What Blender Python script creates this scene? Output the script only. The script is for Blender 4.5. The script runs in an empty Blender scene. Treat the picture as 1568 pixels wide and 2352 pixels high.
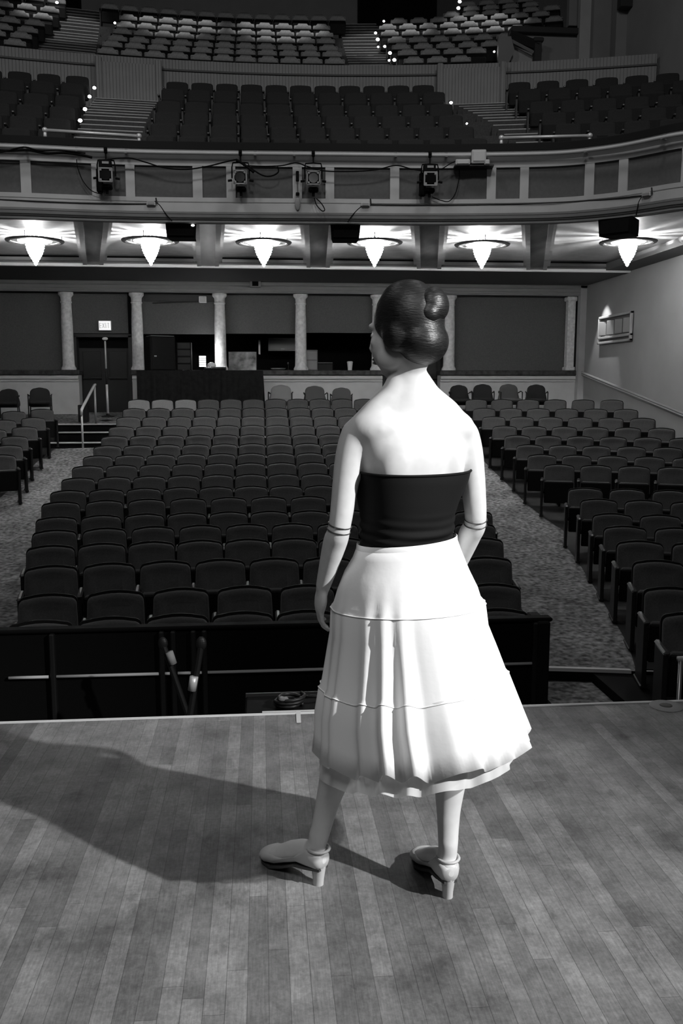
import bpy, math, random
from mathutils import Vector, Matrix, Euler
R_ = random.Random(7)
S = bpy.context.scene
COL = S.collection
PI = math.pi
# ------------------------------------------------------------------ camera
FPX = 2050.0; HC = 1.46
PITCH = math.atan((1176-885)/FPX)
YAW = math.atan((784-600)/FPX*math.cos(PITCH))
cam_d = bpy.data.cameras.new('camera'); cam = bpy.data.objects.new('camera', cam_d); COL.objects.link(cam)
cam_d.sensor_fit = 'VERTICAL'; cam_d.sensor_height = 36; cam_d.sensor_width = 24
cam_d.lens = FPX/2352*36; cam_d.clip_end = 200
cam.location = (0, 0, HC); cam.rotation_euler = (PI/2-PITCH, 0, -YAW)
S.camera = cam
sp, cp, sy, cy = math.sin(PITCH), math.cos(PITCH), math.sin(YAW), math.cos(YAW)
def ray(x, y):
    u = (x-784)/FPX; v = (y-1176)/FPX
    f = cp-v*sp; d = sp+v*cp
    return (u*cy+f*sy, -u*sy+f*cy, -d)
def atY(x, y, Y):
    r = ray(x, y); t = Y/r[1]; return Vector((r[0]*t, Y, HC+r[2]*t))
def atZ(x, y, z):
    r = ray(x, y); t = (z-HC)/r[2]; return Vector((r[0]*t, r[1]*t, z))
def atX(x, y, X):
    r = ray(x, y); t = X/r[0]; return Vector((X, r[1]*t, HC+r[2]*t))
def proj(p):
    X, Y, Z = p
    a = X*cy-Y*sy; b = X*sy+Y*cy; z = Z-HC
    d = b*cp-z*sp; v = -(z*cp+b*sp)
    return 784+FPX*a/d, 1176+FPX*v/d
# ------------------------------------------------------------------ materials
def mat(name, g, rough=.7, metal=0, spec=.3, noise=0, nscale=20, bump=0, bscale=200, emit=0, sheen=0, stretch=None):
    m = bpy.data.materials.new(name); m.use_nodes = True
    nt = m.node_tree; b = nt.nodes['Principled BSDF']
    b.inputs['Base Color'].default_value = (g, g, g, 1)
    b.inputs['Roughness'].default_value = rough; b.inputs['Metallic'].default_value = metal
    b.inputs['Specular IOR Level'].default_value = spec
    if sheen: b.inputs['Sheen Weight'].default_value = sheen
    if emit:
        b.inputs['Emission Color'].default_value = (1, 1, 1, 1); b.inputs['Emission Strength'].default_value = emit
    tc = nt.nodes.new('ShaderNodeTexCoord'); mp = nt.nodes.new('ShaderNodeMapping')
    nt.links.new(tc.outputs['Object'], mp.inputs['Vector'])
    if stretch: mp.inputs['Scale'].default_value = stretch
    if noise:
        n = nt.nodes.new('ShaderNodeTexNoise'); n.inputs['Scale'].default_value = nscale; n.inputs['Detail'].default_value = 6
        r = nt.nodes.new('ShaderNodeMapRange'); r.inputs['From Min'].default_value = .3; r.inputs['From Max'].default_value = .7
        r.inputs['To Min'].default_value = g*(1-noise); r.inputs['To Max'].default_value = g*(1+noise)
        c = nt.nodes.new('ShaderNodeCombineColor')
        nt.links.new(mp.outputs[0], n.inputs['Vector']); nt.links.new(n.outputs['Fac'], r.inputs['Value'])
        for k in range(3): nt.links.new(r.outputs[0], c.inputs[k])
        nt.links.new(c.outputs[0], b.inputs['Base Color'])
    if bump:
        n2 = nt.nodes.new('ShaderNodeTexNoise'); n2.inputs['Scale'].default_value = bscale
        bp = nt.nodes.new('ShaderNodeBump'); bp.inputs['Strength'].default_value = bump; bp.inputs['Distance'].default_value = .01
        nt.links.new(mp.outputs[0], n2.inputs['Vector']); nt.links.new(n2.outputs['Fac'], bp.inputs['Height'])
        nt.links.new(bp.outputs[0], b.inputs['Normal'])
    return m
M = {}
M['fabric'] = mat('seat_fabric', .066, .9, spec=.15, noise=.15, nscale=60, bump=.3, bscale=300, sheen=.15)
M['fabric_pale'] = mat('pale_seat_fabric', .20, .9, spec=.15, noise=.12, nscale=60, bump=.3, bscale=300)  # seat fabric with a local pool of light put into its colour
M['fabric_up'] = mat('mezzanine_fabric', .022, .9, spec=.15, noise=.15, nscale=60)
M['fabric_gal'] = mat('gallery_fabric', .30, .85, spec=.2, noise=.15, nscale=30)  # downlight on the seat tops put into a lighter fabric colour
M['black_plastic'] = mat('black_plastic', .006, .75, spec=.15)
M['arm'] = mat('armrest_vinyl', .05, .32, spec=.5)
M['iron'] = mat('black_iron', .01, .5)
M['black'] = mat('matte_black', .004, .8, spec=.1)
M['black_cloth'] = mat('black_drape', .012, .95, spec=.1, noise=.3, nscale=12)
M['white_wall'] = mat('painted_wall', .36, .75, noise=.06, nscale=3)
M['right_wall'] = mat('painted_side_wall', .28, .7, noise=.07, nscale=1.2)
M['knee'] = mat('cream_knee_wall', .62, .7, noise=.05, nscale=4)
M['dark_panel'] = mat('curtain_grey', .115, .9, spec=.1, noise=.12, nscale=40)
M['column'] = mat('column_stone', .75, .6, noise=.18, nscale=14)
M['marble'] = mat('dark_marble', .05, .45, noise=.7, nscale=9)
M['fascia'] = mat('fascia_paint', .42, .6, noise=.06, nscale=4)
M['fascia_panel'] = mat('fascia_panel_grey', .095, .8, noise=.08, nscale=20)
M['cap'] = mat('padded_cap', .010, .8, spec=.15)
M['dark_trim'] = mat('dark_wood_trim', .03, .5)
M['soffit'] = mat('soffit_paint', .62, .55, noise=.12, nscale=5)
M['bright_trim'] = mat('gloss_white_moulding', .85, .4)  # lamp light on the moulding put into a raised base colour
M['beam'] = mat('veined_beam', .22, .35, noise=.55, nscale=3, stretch=(1, .25, 1))
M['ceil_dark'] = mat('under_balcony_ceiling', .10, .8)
M['entab'] = mat('entablature_paint', .26, .7, noise=.06, nscale=3)
M['upper_wall'] = mat('upper_wall_paint', .22, .8, noise=.06, nscale=2)
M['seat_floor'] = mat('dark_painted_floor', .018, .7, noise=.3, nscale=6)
M['terrace'] = mat('terrace_carpet', .05, .95, noise=.2, nscale=30)
M['step'] = mat('step_tread', .35, .6, noise=.15, nscale=8)
M['nosing'] = mat('pale_nosing', .6, .5)
M['metal'] = mat('pale_pipe', .55, .35, metal=.3, spec=.5)
M['steel'] = mat('worn_steel', .35, .35, metal=.8)
M['grey_box'] = mat('grey_enamel', .55, .5)
M['white_box'] = mat('white_enamel', .75, .5)
M['paper'] = mat('board_print', .22, .7, noise=.8, nscale=5)
M['skin'] = mat('skin', .62, .5, spec=.35, noise=.04, nscale=40)
M['lip'] = mat('lip_tone', .22, .45)
M['hair'] = mat('dark_hair', .011, .42, spec=.5, noise=.5, nscale=40, bump=.2, bscale=60, stretch=(1, 1, 6))
M['top'] = mat('black_jersey', .007, .8, spec=.15)
M['skirt'] = mat('white_cotton', .86, .85, spec=.15, bump=.04, bscale=60)
M['shoe'] = mat('satin_shoe', .5, .45)
M['tape'] = mat('white_tape', .5, .6)
M['lamp_glass'] = mat('lit_crystal', .9, .3, emit=58)
M['lamp_dish'] = mat('lit_glass_dish', .8, .3, emit=9)
M['bulb'] = mat('lit_bulb', .9, .3, emit=14)
M['bulb_dim'] = mat('lit_screen', .9, .3, emit=2.2)
M['exit'] = mat('lit_exit_face', .8, .4, emit=.8)
M['exit_letter'] = mat('exit_letter', .25, .5, emit=.33)
M['lens'] = mat('black_lens', .004, .15, spec=.6)
# tulle: thin woven net, partly see-through
def tulle():
    m = bpy.data.materials.new('white_tulle'); m.use_nodes = True; nt = m.node_tree
    b = nt.nodes['Principled BSDF']; b.inputs['Base Color'].default_value = (.8, .8, .8, 1); b.inputs['Roughness'].default_value = .8
    tr = nt.nodes.new('ShaderNodeBsdfTransparent'); mx = nt.nodes.new('ShaderNodeMixShader'); mx.inputs[0].default_value = .62
    nt.links.new(tr.outputs[0], mx.inputs[1]); nt.links.new(b.outputs[0], mx.inputs[2])
    nt.links.new(mx.outputs[0], nt.nodes['Material Output'].inputs['Surface'])
    return m
M['tulle'] = tulle()
# stage boards
def wood():
    m = bpy.data.materials.new('stage_boards'); m.use_nodes = True; nt = m.node_tree; L = nt.links.new
    N = nt.nodes.new; b = nt.nodes['Principled BSDF']
    tc = N('ShaderNodeTexCoord'); mp = N('ShaderNodeMapping'); mp.inputs['Rotation'].default_value = (0, 0, PI/2)
    L(tc.outputs['Object'], mp.inputs['Vector'])
    br = N('ShaderNodeTexBrick'); br.inputs['Scale'].default_value = 1; br.inputs['Mortar Size'].default_value = .0008
    br.inputs['Brick Width'].default_value = .9; br.inputs['Row Height'].default_value = .052; br.offset = 0; br.offset_frequency = 2
    br.inputs['Color1'].default_value = (.115,)*3+(1,); br.inputs['Color2'].default_value = (.195,)*3+(1,); br.inputs['Mortar'].default_value = (.07,)*3+(1,)
    sx = N('ShaderNodeSeparateXYZ'); L(mp.outputs[0], sx.inputs[0])
    def m_(op, p, q):
        x = N('ShaderNodeMath'); x.operation = op
        if isinstance(p, float): x.inputs[0].default_value = p
        else: L(p, x.inputs[0])
        if isinstance(q, float): x.inputs[1].default_value = q
        elif q is not None: L(q, x.inputs[1])
        return x.outputs[0]
    row = m_('FLOOR', m_('DIVIDE', sx.outputs[1], .052), None)
    wn = N('ShaderNodeTexWhiteNoise'); wn.noise_dimensions = '1D'; L(row, wn.inputs['W'])
    cx_ = N('ShaderNodeCombineXYZ'); L(m_('ADD', sx.outputs[0], m_('MULTIPLY', wn.outputs['Value'], 3.7)), cx_.inputs[0]); L(sx.outputs[1], cx_.inputs[1])
    L(cx_.outputs[0], br.inputs['Vector'])
    def noise(scale, sc, det=6, rgh=.6):
        q = N('ShaderNodeMapping'); q.inputs['Scale'].default_value = sc; L(tc.outputs['Object'], q.inputs['Vector'])
        n = N('ShaderNodeTexNoise'); n.inputs['Scale'].default_value = scale; n.inputs['Detail'].default_value = det; n.inputs['Roughness'].default_value = rgh
        L(q.outputs[0], n.inputs['Vector']); return n.outputs['Fac']
    def rng(f, a, b_, c, d):
        r = N('ShaderNodeMapRange'); r.inputs[1].default_value = a; r.inputs[2].default_value = b_; r.inputs[3].default_value = c; r.inputs[4].default_value = d
        L(f, r.inputs[0]); return r.outputs[0]
    def mul(a, c):
        x = N('ShaderNodeMix'); x.data_type = 'RGBA'; x.blend_type = 'MULTIPLY'; x.inputs[0].default_value = 1
        L(a, x.inputs[6]); L(c, x.inputs[7]); return x.outputs[2]
    def mul_(p, q):
        x = N('ShaderNodeMath'); x.operation = 'MULTIPLY'; L(p, x.inputs[0]); L(q, x.inputs[1]); return x.outputs[0]
    grain = rng(noise(30, (6, .5, 1)), .3, .7, .8, 1.2)
    blot = rng(noise(3.2, (1, 1, 1), 8, .7), .33, .66, .5, 1.42)
    dark = rng(noise(7, (1.4, .8, 1), 5, .65), .58, .7, 1.0, .62)
    scuff = mul_(rng(noise(9, (.6, 9, 1), 8, .8), .60, .74, 1.0, 1.7), rng(noise(14, (7, .7, 1), 8, .85), .66, .78, 1.0, 1.9))
    fine = rng(noise(60, (1, 1, 1), 6, .8), .35, .65, .8, 1.2)
    c = mul(mul(mul(mul(mul(br.outputs['Color'], grain), blot), dark), scuff), fine)
    L(c, b.inputs['Base Color'])
    L(rng(noise(5, (1, 1, 1)), .3, .7, .38, .6), b.inputs['Roughness'])
    b.inputs['Specular IOR Level'].default_value = .35
    bp = N('ShaderNodeBump'); bp.inputs['Strength'].default_value = .15; bp.inputs['Distance'].default_value = .004
    L(br.outputs['Fac'], bp.inputs['Height']); bp.invert = True; L(bp.outputs[0], b.inputs['Normal'])
    return m
M['wood'] = wood()
def carpet():
    m = bpy.data.materials.new('patterned_carpet'); m.use_nodes = True; nt = m.node_tree; L = nt.links.new; N = nt.nodes.new
    b = nt.nodes['Principled BSDF']; b.inputs['Roughness'].default_value = .95; b.inputs['Specular IOR Level'].default_value = .1
    tc = N('ShaderNodeTexCoord')
    n1 = N('ShaderNodeTexNoise'); n1.inputs['Scale'].default_value = 16; n1.inputs['Detail'].default_value = 4
    v = N('ShaderNodeTexVoronoi'); v.inputs['Scale'].default_value = 14
    n2 = N('ShaderNodeTexNoise'); n2.inputs['Scale'].default_value = 1.6; n2.inputs['Detail'].default_value = 3
    for n in (n1, v, n2): L(tc.outputs['Object'], n.inputs['Vector'])
    def math_(op, a, c):
        x = N('ShaderNodeMath'); x.operation = op
        for i, q in enumerate((a, c)):
            if isinstance(q, float): x.inputs[i].default_value = q
            else: L(q, x.inputs[i])
        return x.outputs[0]
    r = N('ShaderNodeMapRange'); r.inputs[1].default_value = .3; r.inputs[2].default_value = .72; r.inputs[3].default_value = .055; r.inputs[4].default_value = .30
    L(n1.outputs['Fac'], r.inputs[0])
    r2 = N('ShaderNodeMapRange'); r2.inputs[1].default_value = 0; r2.inputs[2].default_value = .5; r2.inputs[3].default_value = .55; r2.inputs[4].default_value = 1.2
    L(v.outputs['Distance'], r2.inputs[0])
    r3 = N('ShaderNodeMapRange'); r3.inputs[1].default_value = .35; r3.inputs[2].default_value = .65; r3.inputs[3].default_value = .75; r3.inputs[4].default_value = 1.2
    L(n2.outputs['Fac'], r3.inputs[0])
    o = math_('MULTIPLY', math_('MULTIPLY', r.outputs[0], r2.outputs[0]), r3.outputs[0])
    c = N('ShaderNodeCombineColor')
    for k in range(3): L(o, c.inputs[k])
    L(c.outputs[0], b.inputs['Base Color'])
    return m
M['carpet'] = carpet()
def boards(g):   # tongue-and-groove boarding, grooves as bump
    m = mat('boarded_wall', g, .75, noise=.06, nscale=3); nt = m.node_tree; L = nt.links.new; N = nt.nodes.new
    b = nt.nodes['Principled BSDF']; tc = N('ShaderNodeTexCoord')
    w = N('ShaderNodeTexWave'); w.wave_type = 'BANDS'; w.bands_direction = 'X'; w.inputs['Scale'].default_value = 4.6; w.wave_profile = 'SAW'
    L(tc.outputs['Object'], w.inputs['Vector'])
    r = N('ShaderNodeMapRange'); r.inputs[1].default_value = .0; r.inputs[2].default_value = .12
    L(w.outputs['Fac'], r.inputs[0])
    bp = N('ShaderNodeBump'); bp.inputs['Strength'].default_value = 1; bp.inputs['Distance'].default_value = .02
    L(r.outputs[0], bp.inputs['Height']); L(bp.outputs[0], b.inputs['Normal'])
    return m
M['boards'] = boards(.25)
# ------------------------------------------------------------------ mesh builder
class MB:
    def __init__(s): s.v = []; s.f = []
    def add(s, vs, fs, mx=None):
        o = len(s.v)
        s.v += [tuple(mx @ Vector(q)) if mx is not None else tuple(q) for q in vs]
        s.f += [tuple(i+o for i in f) for f in fs]; return s
    def box(s, c, d, rot=None, b=0):
        x, y, z = [k/2 for k in d]
        mx = Matrix.Translation(c)
        if rot: mx = mx @ Euler(rot).to_matrix().to_4x4()
        if b <= 0:
            vs = [(i*x, j*y, k*z) for k in (-1, 1) for j in (-1, 1) for i in (-1, 1)]
            return s.add(vs, [(0, 2, 3, 1), (4, 5, 7, 6), (0, 1, 5, 4), (2, 6, 7, 3), (0, 4, 6, 2), (1, 3, 7, 5)], mx)
        # chamfered box
        b = min(b, x*.9, y*.9, z*.9); vs = []; fs = []; ix = {}
        def V(p):
            if p not in ix: ix[p] = len(vs); vs.append(p)
            return ix[p]
        sg = (-1, 1)
        A = lambda i, j, k: V((i*x, j*(y-b), k*(z-b)))
        B = lambda i, j, k: V((i*(x-b), j*y, k*(z-b)))
        C = lambda i, j, k: V((i*(x-b), j*(y-b), k*z))
        for i in sg:
            q = [A(i, -1, -1), A(i, 1, -1), A(i, 1, 1), A(i, -1, 1)]; fs.append(q if i > 0 else q[::-1])
            q = [B(-1, i, -1), B(-1, i, 1), B(1, i, 1), B(1, i, -1)]; fs.append(q if i > 0 else q[::-1])
            q = [C(-1, -1, i), C(1, -1, i), C(1, 1, i), C(-1, 1, i)]; fs.append(q if i > 0 else q[::-1])
        for i in sg:
            for j in sg:
                q = [A(i, j, -1), B(i, j, -1), B(i, j, 1), A(i, j, 1)]; fs.append(q if i*j > 0 else q[::-1])
                q = [B(-1, i, j), C(-1, i, j), C(1, i, j), B(1, i, j)]; fs.append(q if i*j > 0 else q[::-1])
                q = [C(i, -1, j), A(i, -1, j), A(i, 1, j), C(i, 1, j)]; fs.append(q if i*j > 0 else q[::-1])
                for k in sg:
                    q = [A(i, j, k), B(i, j, k), C(i, j, k)]; fs.append(q if i*j*k > 0 else q[::-1])
        return s.add(vs, fs, mx)
    def tube(s, pts, r, n=8, cap=True, closed=False, sq=None):
        pts = [Vector(p) for p in pts]; m = len(pts)
        rs = r if isinstance(r, (list, tuple)) else [r]*m
        vs = []; fs = []; up = None
        for i, p in enumerate(pts):
            if closed: t = pts[(i+1) % m]-pts[i-1]
            else: t = pts[min(i+1, m-1)]-pts[max(i-1, 0)]
            t = t.normalized()
            if up is None:
                up = Vector((0, 0, 1)) if abs(t.z) < .9 else Vector((0, 1, 0))
            a = t.cross(up)
            if a.length < 1e-5: a = t.orthogonal()
            a.normalize(); bb = a.cross(t).normalized(); up = bb
            for k in range(n):
                an = 2*PI*k/n
                vs.append(p+(a*math.cos(an)+bb*math.sin(an)*(sq or 1))*rs[i])
        for i in range(m if closed else m-1):
            for k in range(n):
                i2 = (i+1) % m
                fs.append((i*n+k, i2*n+k, i2*n+(k+1) % n, i*n+(k+1) % n))
        if cap and not closed:
            fs.append(tuple(range(n))); fs.append(tuple((m-1)*n+k for k in reversed(range(n))))
        return s.add(vs, fs)
    def cyl(s, p0, p1, r, n=12, r2=None): return s.tube([p0, p1], [r, r if r2 is None else r2], n)
    def lathe(s, prof, c=(0, 0, 0), n=24, mx=None):
        vs = []; fs = []; m = len(prof)
        for r, z in prof:
            for k in range(n):
                a = 2*PI*k/n; vs.append((c[0]+r*math.cos(a), c[1]+r*math.sin(a), c[2]+z))
        for i in range(m-1):
            for k in range(n): fs.append((i*n+k, i*n+(k+1) % n, (i+1)*n+(k+1) % n, (i+1)*n+k))
        fs.append(tuple(reversed(range(n)))); fs.append(tuple((m-1)*n+k for k in range(n)))
        return s.add(vs, fs, mx)
    def loft(s, rings, cap=True):
        n = len(rings[0]); vs = [p for r in rings for p in r]; fs = []
        for i in range(len(rings)-1):
            for k in range(n): fs.append((i*n+k, i*n+(k+1) % n, (i+1)*n+(k+1) % n, (i+1)*n+k))
        if cap:
            fs.append(tuple(reversed(range(n)))); fs.append(tuple((len(rings)-1)*n+k for k in range(n)))
        return s.add(vs, fs)
    def grid(s, rows, flip=False):
        n = len(rows[0]); vs = [p for r in rows for p in r]; fs = []
        for i in range(len(rows)-1):
            for k in range(n-1):
                q = (i*n+k, i*n+k+1, (i+1)*n+k+1, (i+1)*n+k); fs.append(q[::-1] if flip else q)
        return s.add(vs, fs)
    def prism(s, outline, y0, y1):     # outline in (x,z), extruded along y
        n = len(outline)
        vs = [(x, y0, z) for x, z in outline]+[(x, y1, z) for x, z in outline]
        fs = [tuple(range(n)), tuple(reversed(range(n, 2*n)))]
        fs += [(i, i+n, (i+1) % n+n, (i+1) % n) for i in range(n)]
        return s.add(vs, fs)
    def ell(s, c, r, n=16, m=10, mx=None):
        vs = [(0, 0, -1)]; fs = []
        for i in range(1, m):
            a = -PI/2+PI*i/m
            for k in range(n): vs.append((math.cos(a)*math.cos(2*PI*k/n), math.cos(a)*math.sin(2*PI*k/n), math.sin(a)))
        vs.append((0, 0, 1)); T = len(vs)-1
        for k in range(n):
            fs.append((0, 1+(k+1) % n, 1+k)); fs.append((T, T-n+k, T-n+(k+1) % n))
        for i in range(m-2):
            for k in range(n):
                o = 1+i*n; fs.append((o+k, o+(k+1) % n, o+n+(k+1) % n, o+n+k))
        X = Matrix.Translation(c) @ (mx or Matrix.Identity(4)) @ Matrix.Diagonal((*r, 1))
        return s.add(vs, fs, X)
    def build(s, name, m, parent=None, smooth=False, loc=None, rot=None):
        me = bpy.data.meshes.new(name); me.from_pydata(s.v, [], s.f); me.update()
        import bmesh
        bm = bmesh.new(); bm.from_mesh(me); bmesh.ops.recalc_face_normals(bm, faces=bm.faces); bm.to_mesh(me); bm.free()
        me.materials.append(m if not isinstance(m, str) else M[m])
        if smooth:
            for p in me.polygons: p.use_smooth = True
            if smooth == 'angle':
                try: me.set_sharp_from_angle(angle=math.radians(40))
                except Exception: pass
        o = bpy.data.objects.new(name, me); COL.objects.link(o)
        if parent: o.parent = parent
        if loc: o.location = loc
        if rot: o.rotation_euler = rot
        return o
def tag(o, label=None, cat=None, group=None, kind=None):
    if label: o['label'] = label
    if cat: o['category'] = cat
    if group: o['group'] = group
    if kind: o['kind'] = kind
    return o
def empty(name, loc, label, cat, group=None, rz=0):
    o = bpy.data.objects.new(name, None); COL.objects.link(o); o.location = loc; o.rotation_euler = (0, 0, rz)
    o.empty_display_size = .1
    return tag(o, label, cat, group)
def struct(o, label=None, cat=None): return tag(o, label, cat, kind='structure')
def dup(root, loc, rz, label, group=None, hide=()):
    r = root.copy(); COL.objects.link(r); r.location = loc; r.rotation_euler = (0, 0, rz); r['label'] = label
    if group: r['group'] = group
    for ch in list(root.children):
        if ch.name.split('.')[0] in hide: continue
        c = ch.copy(); COL.objects.link(c); c.parent = r
        for g in ch.children:
            d = g.copy(); COL.objects.link(d); d.parent = c
    return r
ORD = ['first', 'second', 'third', 'fourth', 'fifth', 'sixth', 'seventh', 'eighth', 'ninth', 'tenth', 'eleventh', 'twelfth', 'thirteenth', 'fourteenth', 'fifteenth', 'sixteenth', 'seventeenth', 'eighteenth']
# ================================================================== SETTING
OY = [1403, 1344, 1281, 1236, 1202, 1173, 1140, 1115, 1088, 1062, 1040, 1018, 997, 976, 955, 936, 916]
ORY = [7.0+.89*i for i in range(17)]
ORZ = [atY(630, y, Y).z for y, Y in zip(OY, ORY)]      # seat-back tops
OR, OX0 = 14.0, .3
FL = [z-.84 for z in ORZ]
def ofloor(Y0):
    if Y0 <= ORY[0]: return FL[0]
    if Y0 >= ORY[-1]: return FL[-1]+(Y0-ORY[-1])*.1
    k = min(int((Y0-7)/.89), 15); t = (Y0-ORY[k])/.89
    return FL[k]*(1-t)+FL[k+1]*t
def arcY(Y0, X, R=OR, X0=OX0): return Y0-(X-X0)**2/(2*R)
XW, XL, YB = 8.6, -9.5, 23.7
# stage
struct(MB().box((0, -.6, -.03), (18, 8.88, .06)).build('floor_stage', 'wood'), 'worn narrow-board wooden stage floor with scuffs', 'stage floor')
struct(MB().box((0, 3.845, -.012), (18, .018, .032)).build('trim_stage_edge', 'nosing'))
struct(MB().box((0, 3.79, -.7), (18, .1, 1.27)).build('wall_stage_front', 'black'))
# orchestra floor
nx = 33
xs = [XL+(XW-XL)*i/(nx-1) for i in range(nx)]
st = [8.02]+[y for y in ORY if y > 8.1]+[21.75]
def fY(y, x):
    if x < -2.9: return y-max(.366-.13*(-2.9-x), .1)
    return arcY(y, x)
xs = sorted(xs+[-2.9, -3.4])
rows = [[(x, fY(y, x), ofloor(y)-(.03 if x < -3.2 else 0)) for x in xs] for y in st]
def floorz(X, Y):
    lo, hi = 6.0, 24.0
    for _ in range(40):
        m_ = (lo+hi)/2
        if fY(m_, X) < Y: lo = m_
        else: hi = m_
    return ofloor(lo)-(.03 if X < -3.2 else 0)
struct(MB().grid(rows).build('floor_orchestra', 'carpet', smooth=True), 'patterned carpet on the sloping house floor', 'floor')
rows = [[(x, arcY(8.02, x)+.0, ofloor(8.02)) for x in xs], [(x, arcY(8.02, x), -1.27) for x in xs]]
struct(MB().grid(rows).build('wall_step_riser', 'black'))
struct(MB().box((0, 5.9, -1.29), (19, 4.3, .04)).build('floor_front', 'carpet'))
def arcstrip(x0, x1, Y0, z0, z1, d, R=OR, X0=OX0, n=10):
    X = [x0+(x1-x0)*i/n for i in range(n+1)]
    rings = [[(x, arcY(Y0, x, R, X0), z0), (x, arcY(Y0, x, R, X0)+d, z0), (x, arcY(Y0, x, R, X0)+d, z1), (x, arcY(Y0, x, R, X0), z1)] for x in X]
    return MB().loft(rings)
a0 = atY(1256, 1538, 7.72).x; a1 = atY(1462, 1541, 7.55).x
m = arcstrip(a0, a1, 8.0, ofloor(8.02)-.02, ofloor(8.02)+.012, .05)
struct(m.build('trim_aisle_nosing', 'nosing'), 'pale metal nosing at the foot of the right-hand aisle', 'nosing')
struct(arcstrip(-2.25, 2.38, 7.98, -1.27, FL[0], -1.0).build('floor_riser_centre', 'black'))
struct(arcstrip(3.02, XW, 8.0, -1.27, FL[0]-.005, -1.5).build('floor_riser_side', 'black'))
# landing behind the back row
rows = [[(x, fY(21.75, x)-.02, .25) for x in xs], [(x, fY(21.75, x)-.02, .57) for x in xs], [(x, fY(21.75, x)+.4, .575) for x in xs], [(x, YB+.4, .76) for x in xs]]
struct(MB().grid(rows).build('floor_landing', 'carpet'), 'carpeted landing behind the last row', 'floor')
# steps up to the exit door
sx = [atY(112, 1013, 20.1).x, atY(236, 1013, 20.1).x, atY(126, 989, 20.6).x, atY(254, 989, 20.6).x, atY(128, 972, 21.1).x, atY(270, 972, 21.1).x]
for k, (Y, z) in enumerate(((20.1, .21), (20.6, .41), (21.1, .57))):
    x0, x1 = sx[2*k], sx[2*k+1]
    o = struct(MB().box(((x0+x1)/2, Y+.31, z-.2), (x1-x0, .6, .38)).build('floor_step', 'black'))
    struct(MB().box(((x0+x1)/2, Y+.03, z-.005), (x1-x0, .1, .03), b=.008).build('trim_step_nosing', 'nosing', o))
# right wall, its rail, corner strip
struct(MB().box((XW+.1, 11.3, 5), (.2, 25.4, 13)).build('wall_right', 'right_wall'), 'pale plaster side wall with a sloping rail', 'wall')
p, q = Vector((XW-.03, 23.75, 1.79)), Vector((XW-.03, 8, -.62))
struct(MB().tube([p, q], .062, 4).tube([p+Vector((-.035, 0, .05)), q+Vector((-.035, 0, .05))], .03, 6).build('trim_wall_rail', 'right_wall'))
struct(MB().box((XW-.09, YB-.12, 2.4), (.17, .2, 3.4)).build('trim_corner', 'white_wall'))
struct(MB().box((XL-.1, 11.3, 5), (.2, 25.4, 13)).build('wall_left', 'right_wall'))
# back wall: knee walls, marble tops, infill panels, entablature
def bx(x, y=850, Y=YB): return atY(x, y, Y).x
zc = atY(500, 850, YB).z; zct = zc-.13
zent0 = atY(500, 672, YB-.1).z; zent1 = 4.09
segs = [(XL, bx(180)), (bx(303), bx(878)), (bx(1011), XW)]
for a, b in segs:
    w = struct(MB().box(((a+b)/2, YB+.2, (zct+.5)/2), (b-a, .4, zct-.5)).build('wall_knee', 'knee'))
    struct(MB().box(((a+b)/2, YB-.02, zct-.06), (b-a, .06, .09), b=.015).box(((a+b)/2, YB-.02, zct-.15), (b-a, .03, .03)).build('trim_knee_cap', 'knee', w))
    struct(MB().box(((a+b)/2, YB+.17, (zc+zct)/2), (b-a+.06, .52, zc-zct), b=.02).build('trim_marble_top', 'marble', w), 'dark veined marble coping')
def panel(x0, x1, y0, y1, name, m, Y=YB+.36, d=.06):
    a, b = atY(x0, y0, Y), atY(x1, y1, Y)
    return struct(MB().box(((a.x+b.x)/2, Y+d/2, (a.z+b.z)/2), (b.x-a.x, d, abs(a.z-b.z))).build(name, m))
ctx = [155, 318, 507, 691, 866, 1030]
zl = 845
panel(-420, 158, 668, 862, 'wall_panel_back', 'dark_panel')
panel(150, 320, 668, 766, 'wall_over_door', 'dark_panel')
panel(315, 510, 668, 768, 'wall_over_booth', 'dark_panel')
panel(505, 694, 668, 767, 'wall_over_booth', 'dark_panel')
panel(688, 870, 668, 765, 'wall_over_booth', 'dark_panel')
panel(862, 1032, 668, 766, 'wall_over_door', 'dark_panel')
panel(1028, 1330, 668, 862, 'wall_panel_back', 'dark_panel')
panel(330, 512, 676, 693, 'trim_roller_box', 'dark_trim', YB+.3, .06)
# door recess with double door
def door(n, x0, x1, lab):
    Y = YB+.62
    a, b = atY(x0, 772, Y), atY(x1, 935, Y); b.z = .70
    fr = struct(MB().box((a.x-.02, Y-.1, (a.z+b.z)/2), (.1, .5, a.z-b.z)).box((b.x+.02, Y-.1, (a.z+b.z)/2), (.1, .5, a.z-b.z)).box(((a.x+b.x)/2, Y-.1, a.z), (b.x-a.x+.1, .5, .08)).build('door_%d' % n, 'dark_trim'), lab, 'door')
    w = (b.x-a.x)/2-.02
    for s in (-1, 1):
        lf = MB().box(((a.x+b.x)/2+s*(w/2+.005), Y, (a.z-.3+b.z)/2), (w, .05, a.z-.32-b.z)).box(((a.x+b.x)/2+s*(w/2+.005), Y-.03, (a.z+b.z)/2+.25), (w*.7, .02, .75), b=.008).build('door_leaf', 'dark_door', fr)
        MB().tube([((a.x+b.x)/2+s*.08, Y-.09, b.z+.95), ((a.x+b.x)/2+s*(w-.1), Y-.09, b.z+.95)], .018, 8).build('door_bar', 'arm', lf)
    MB().box(((a.x+b.x)/2, Y, a.z-.16), (2*w, .05, .3)).build('transom', 'black', fr)
    return fr
M['dark_door'] = mat('dark_door_paint', .022, .5)
door(1, 178, 306, 'dark double door under the lit exit sign')
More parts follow.
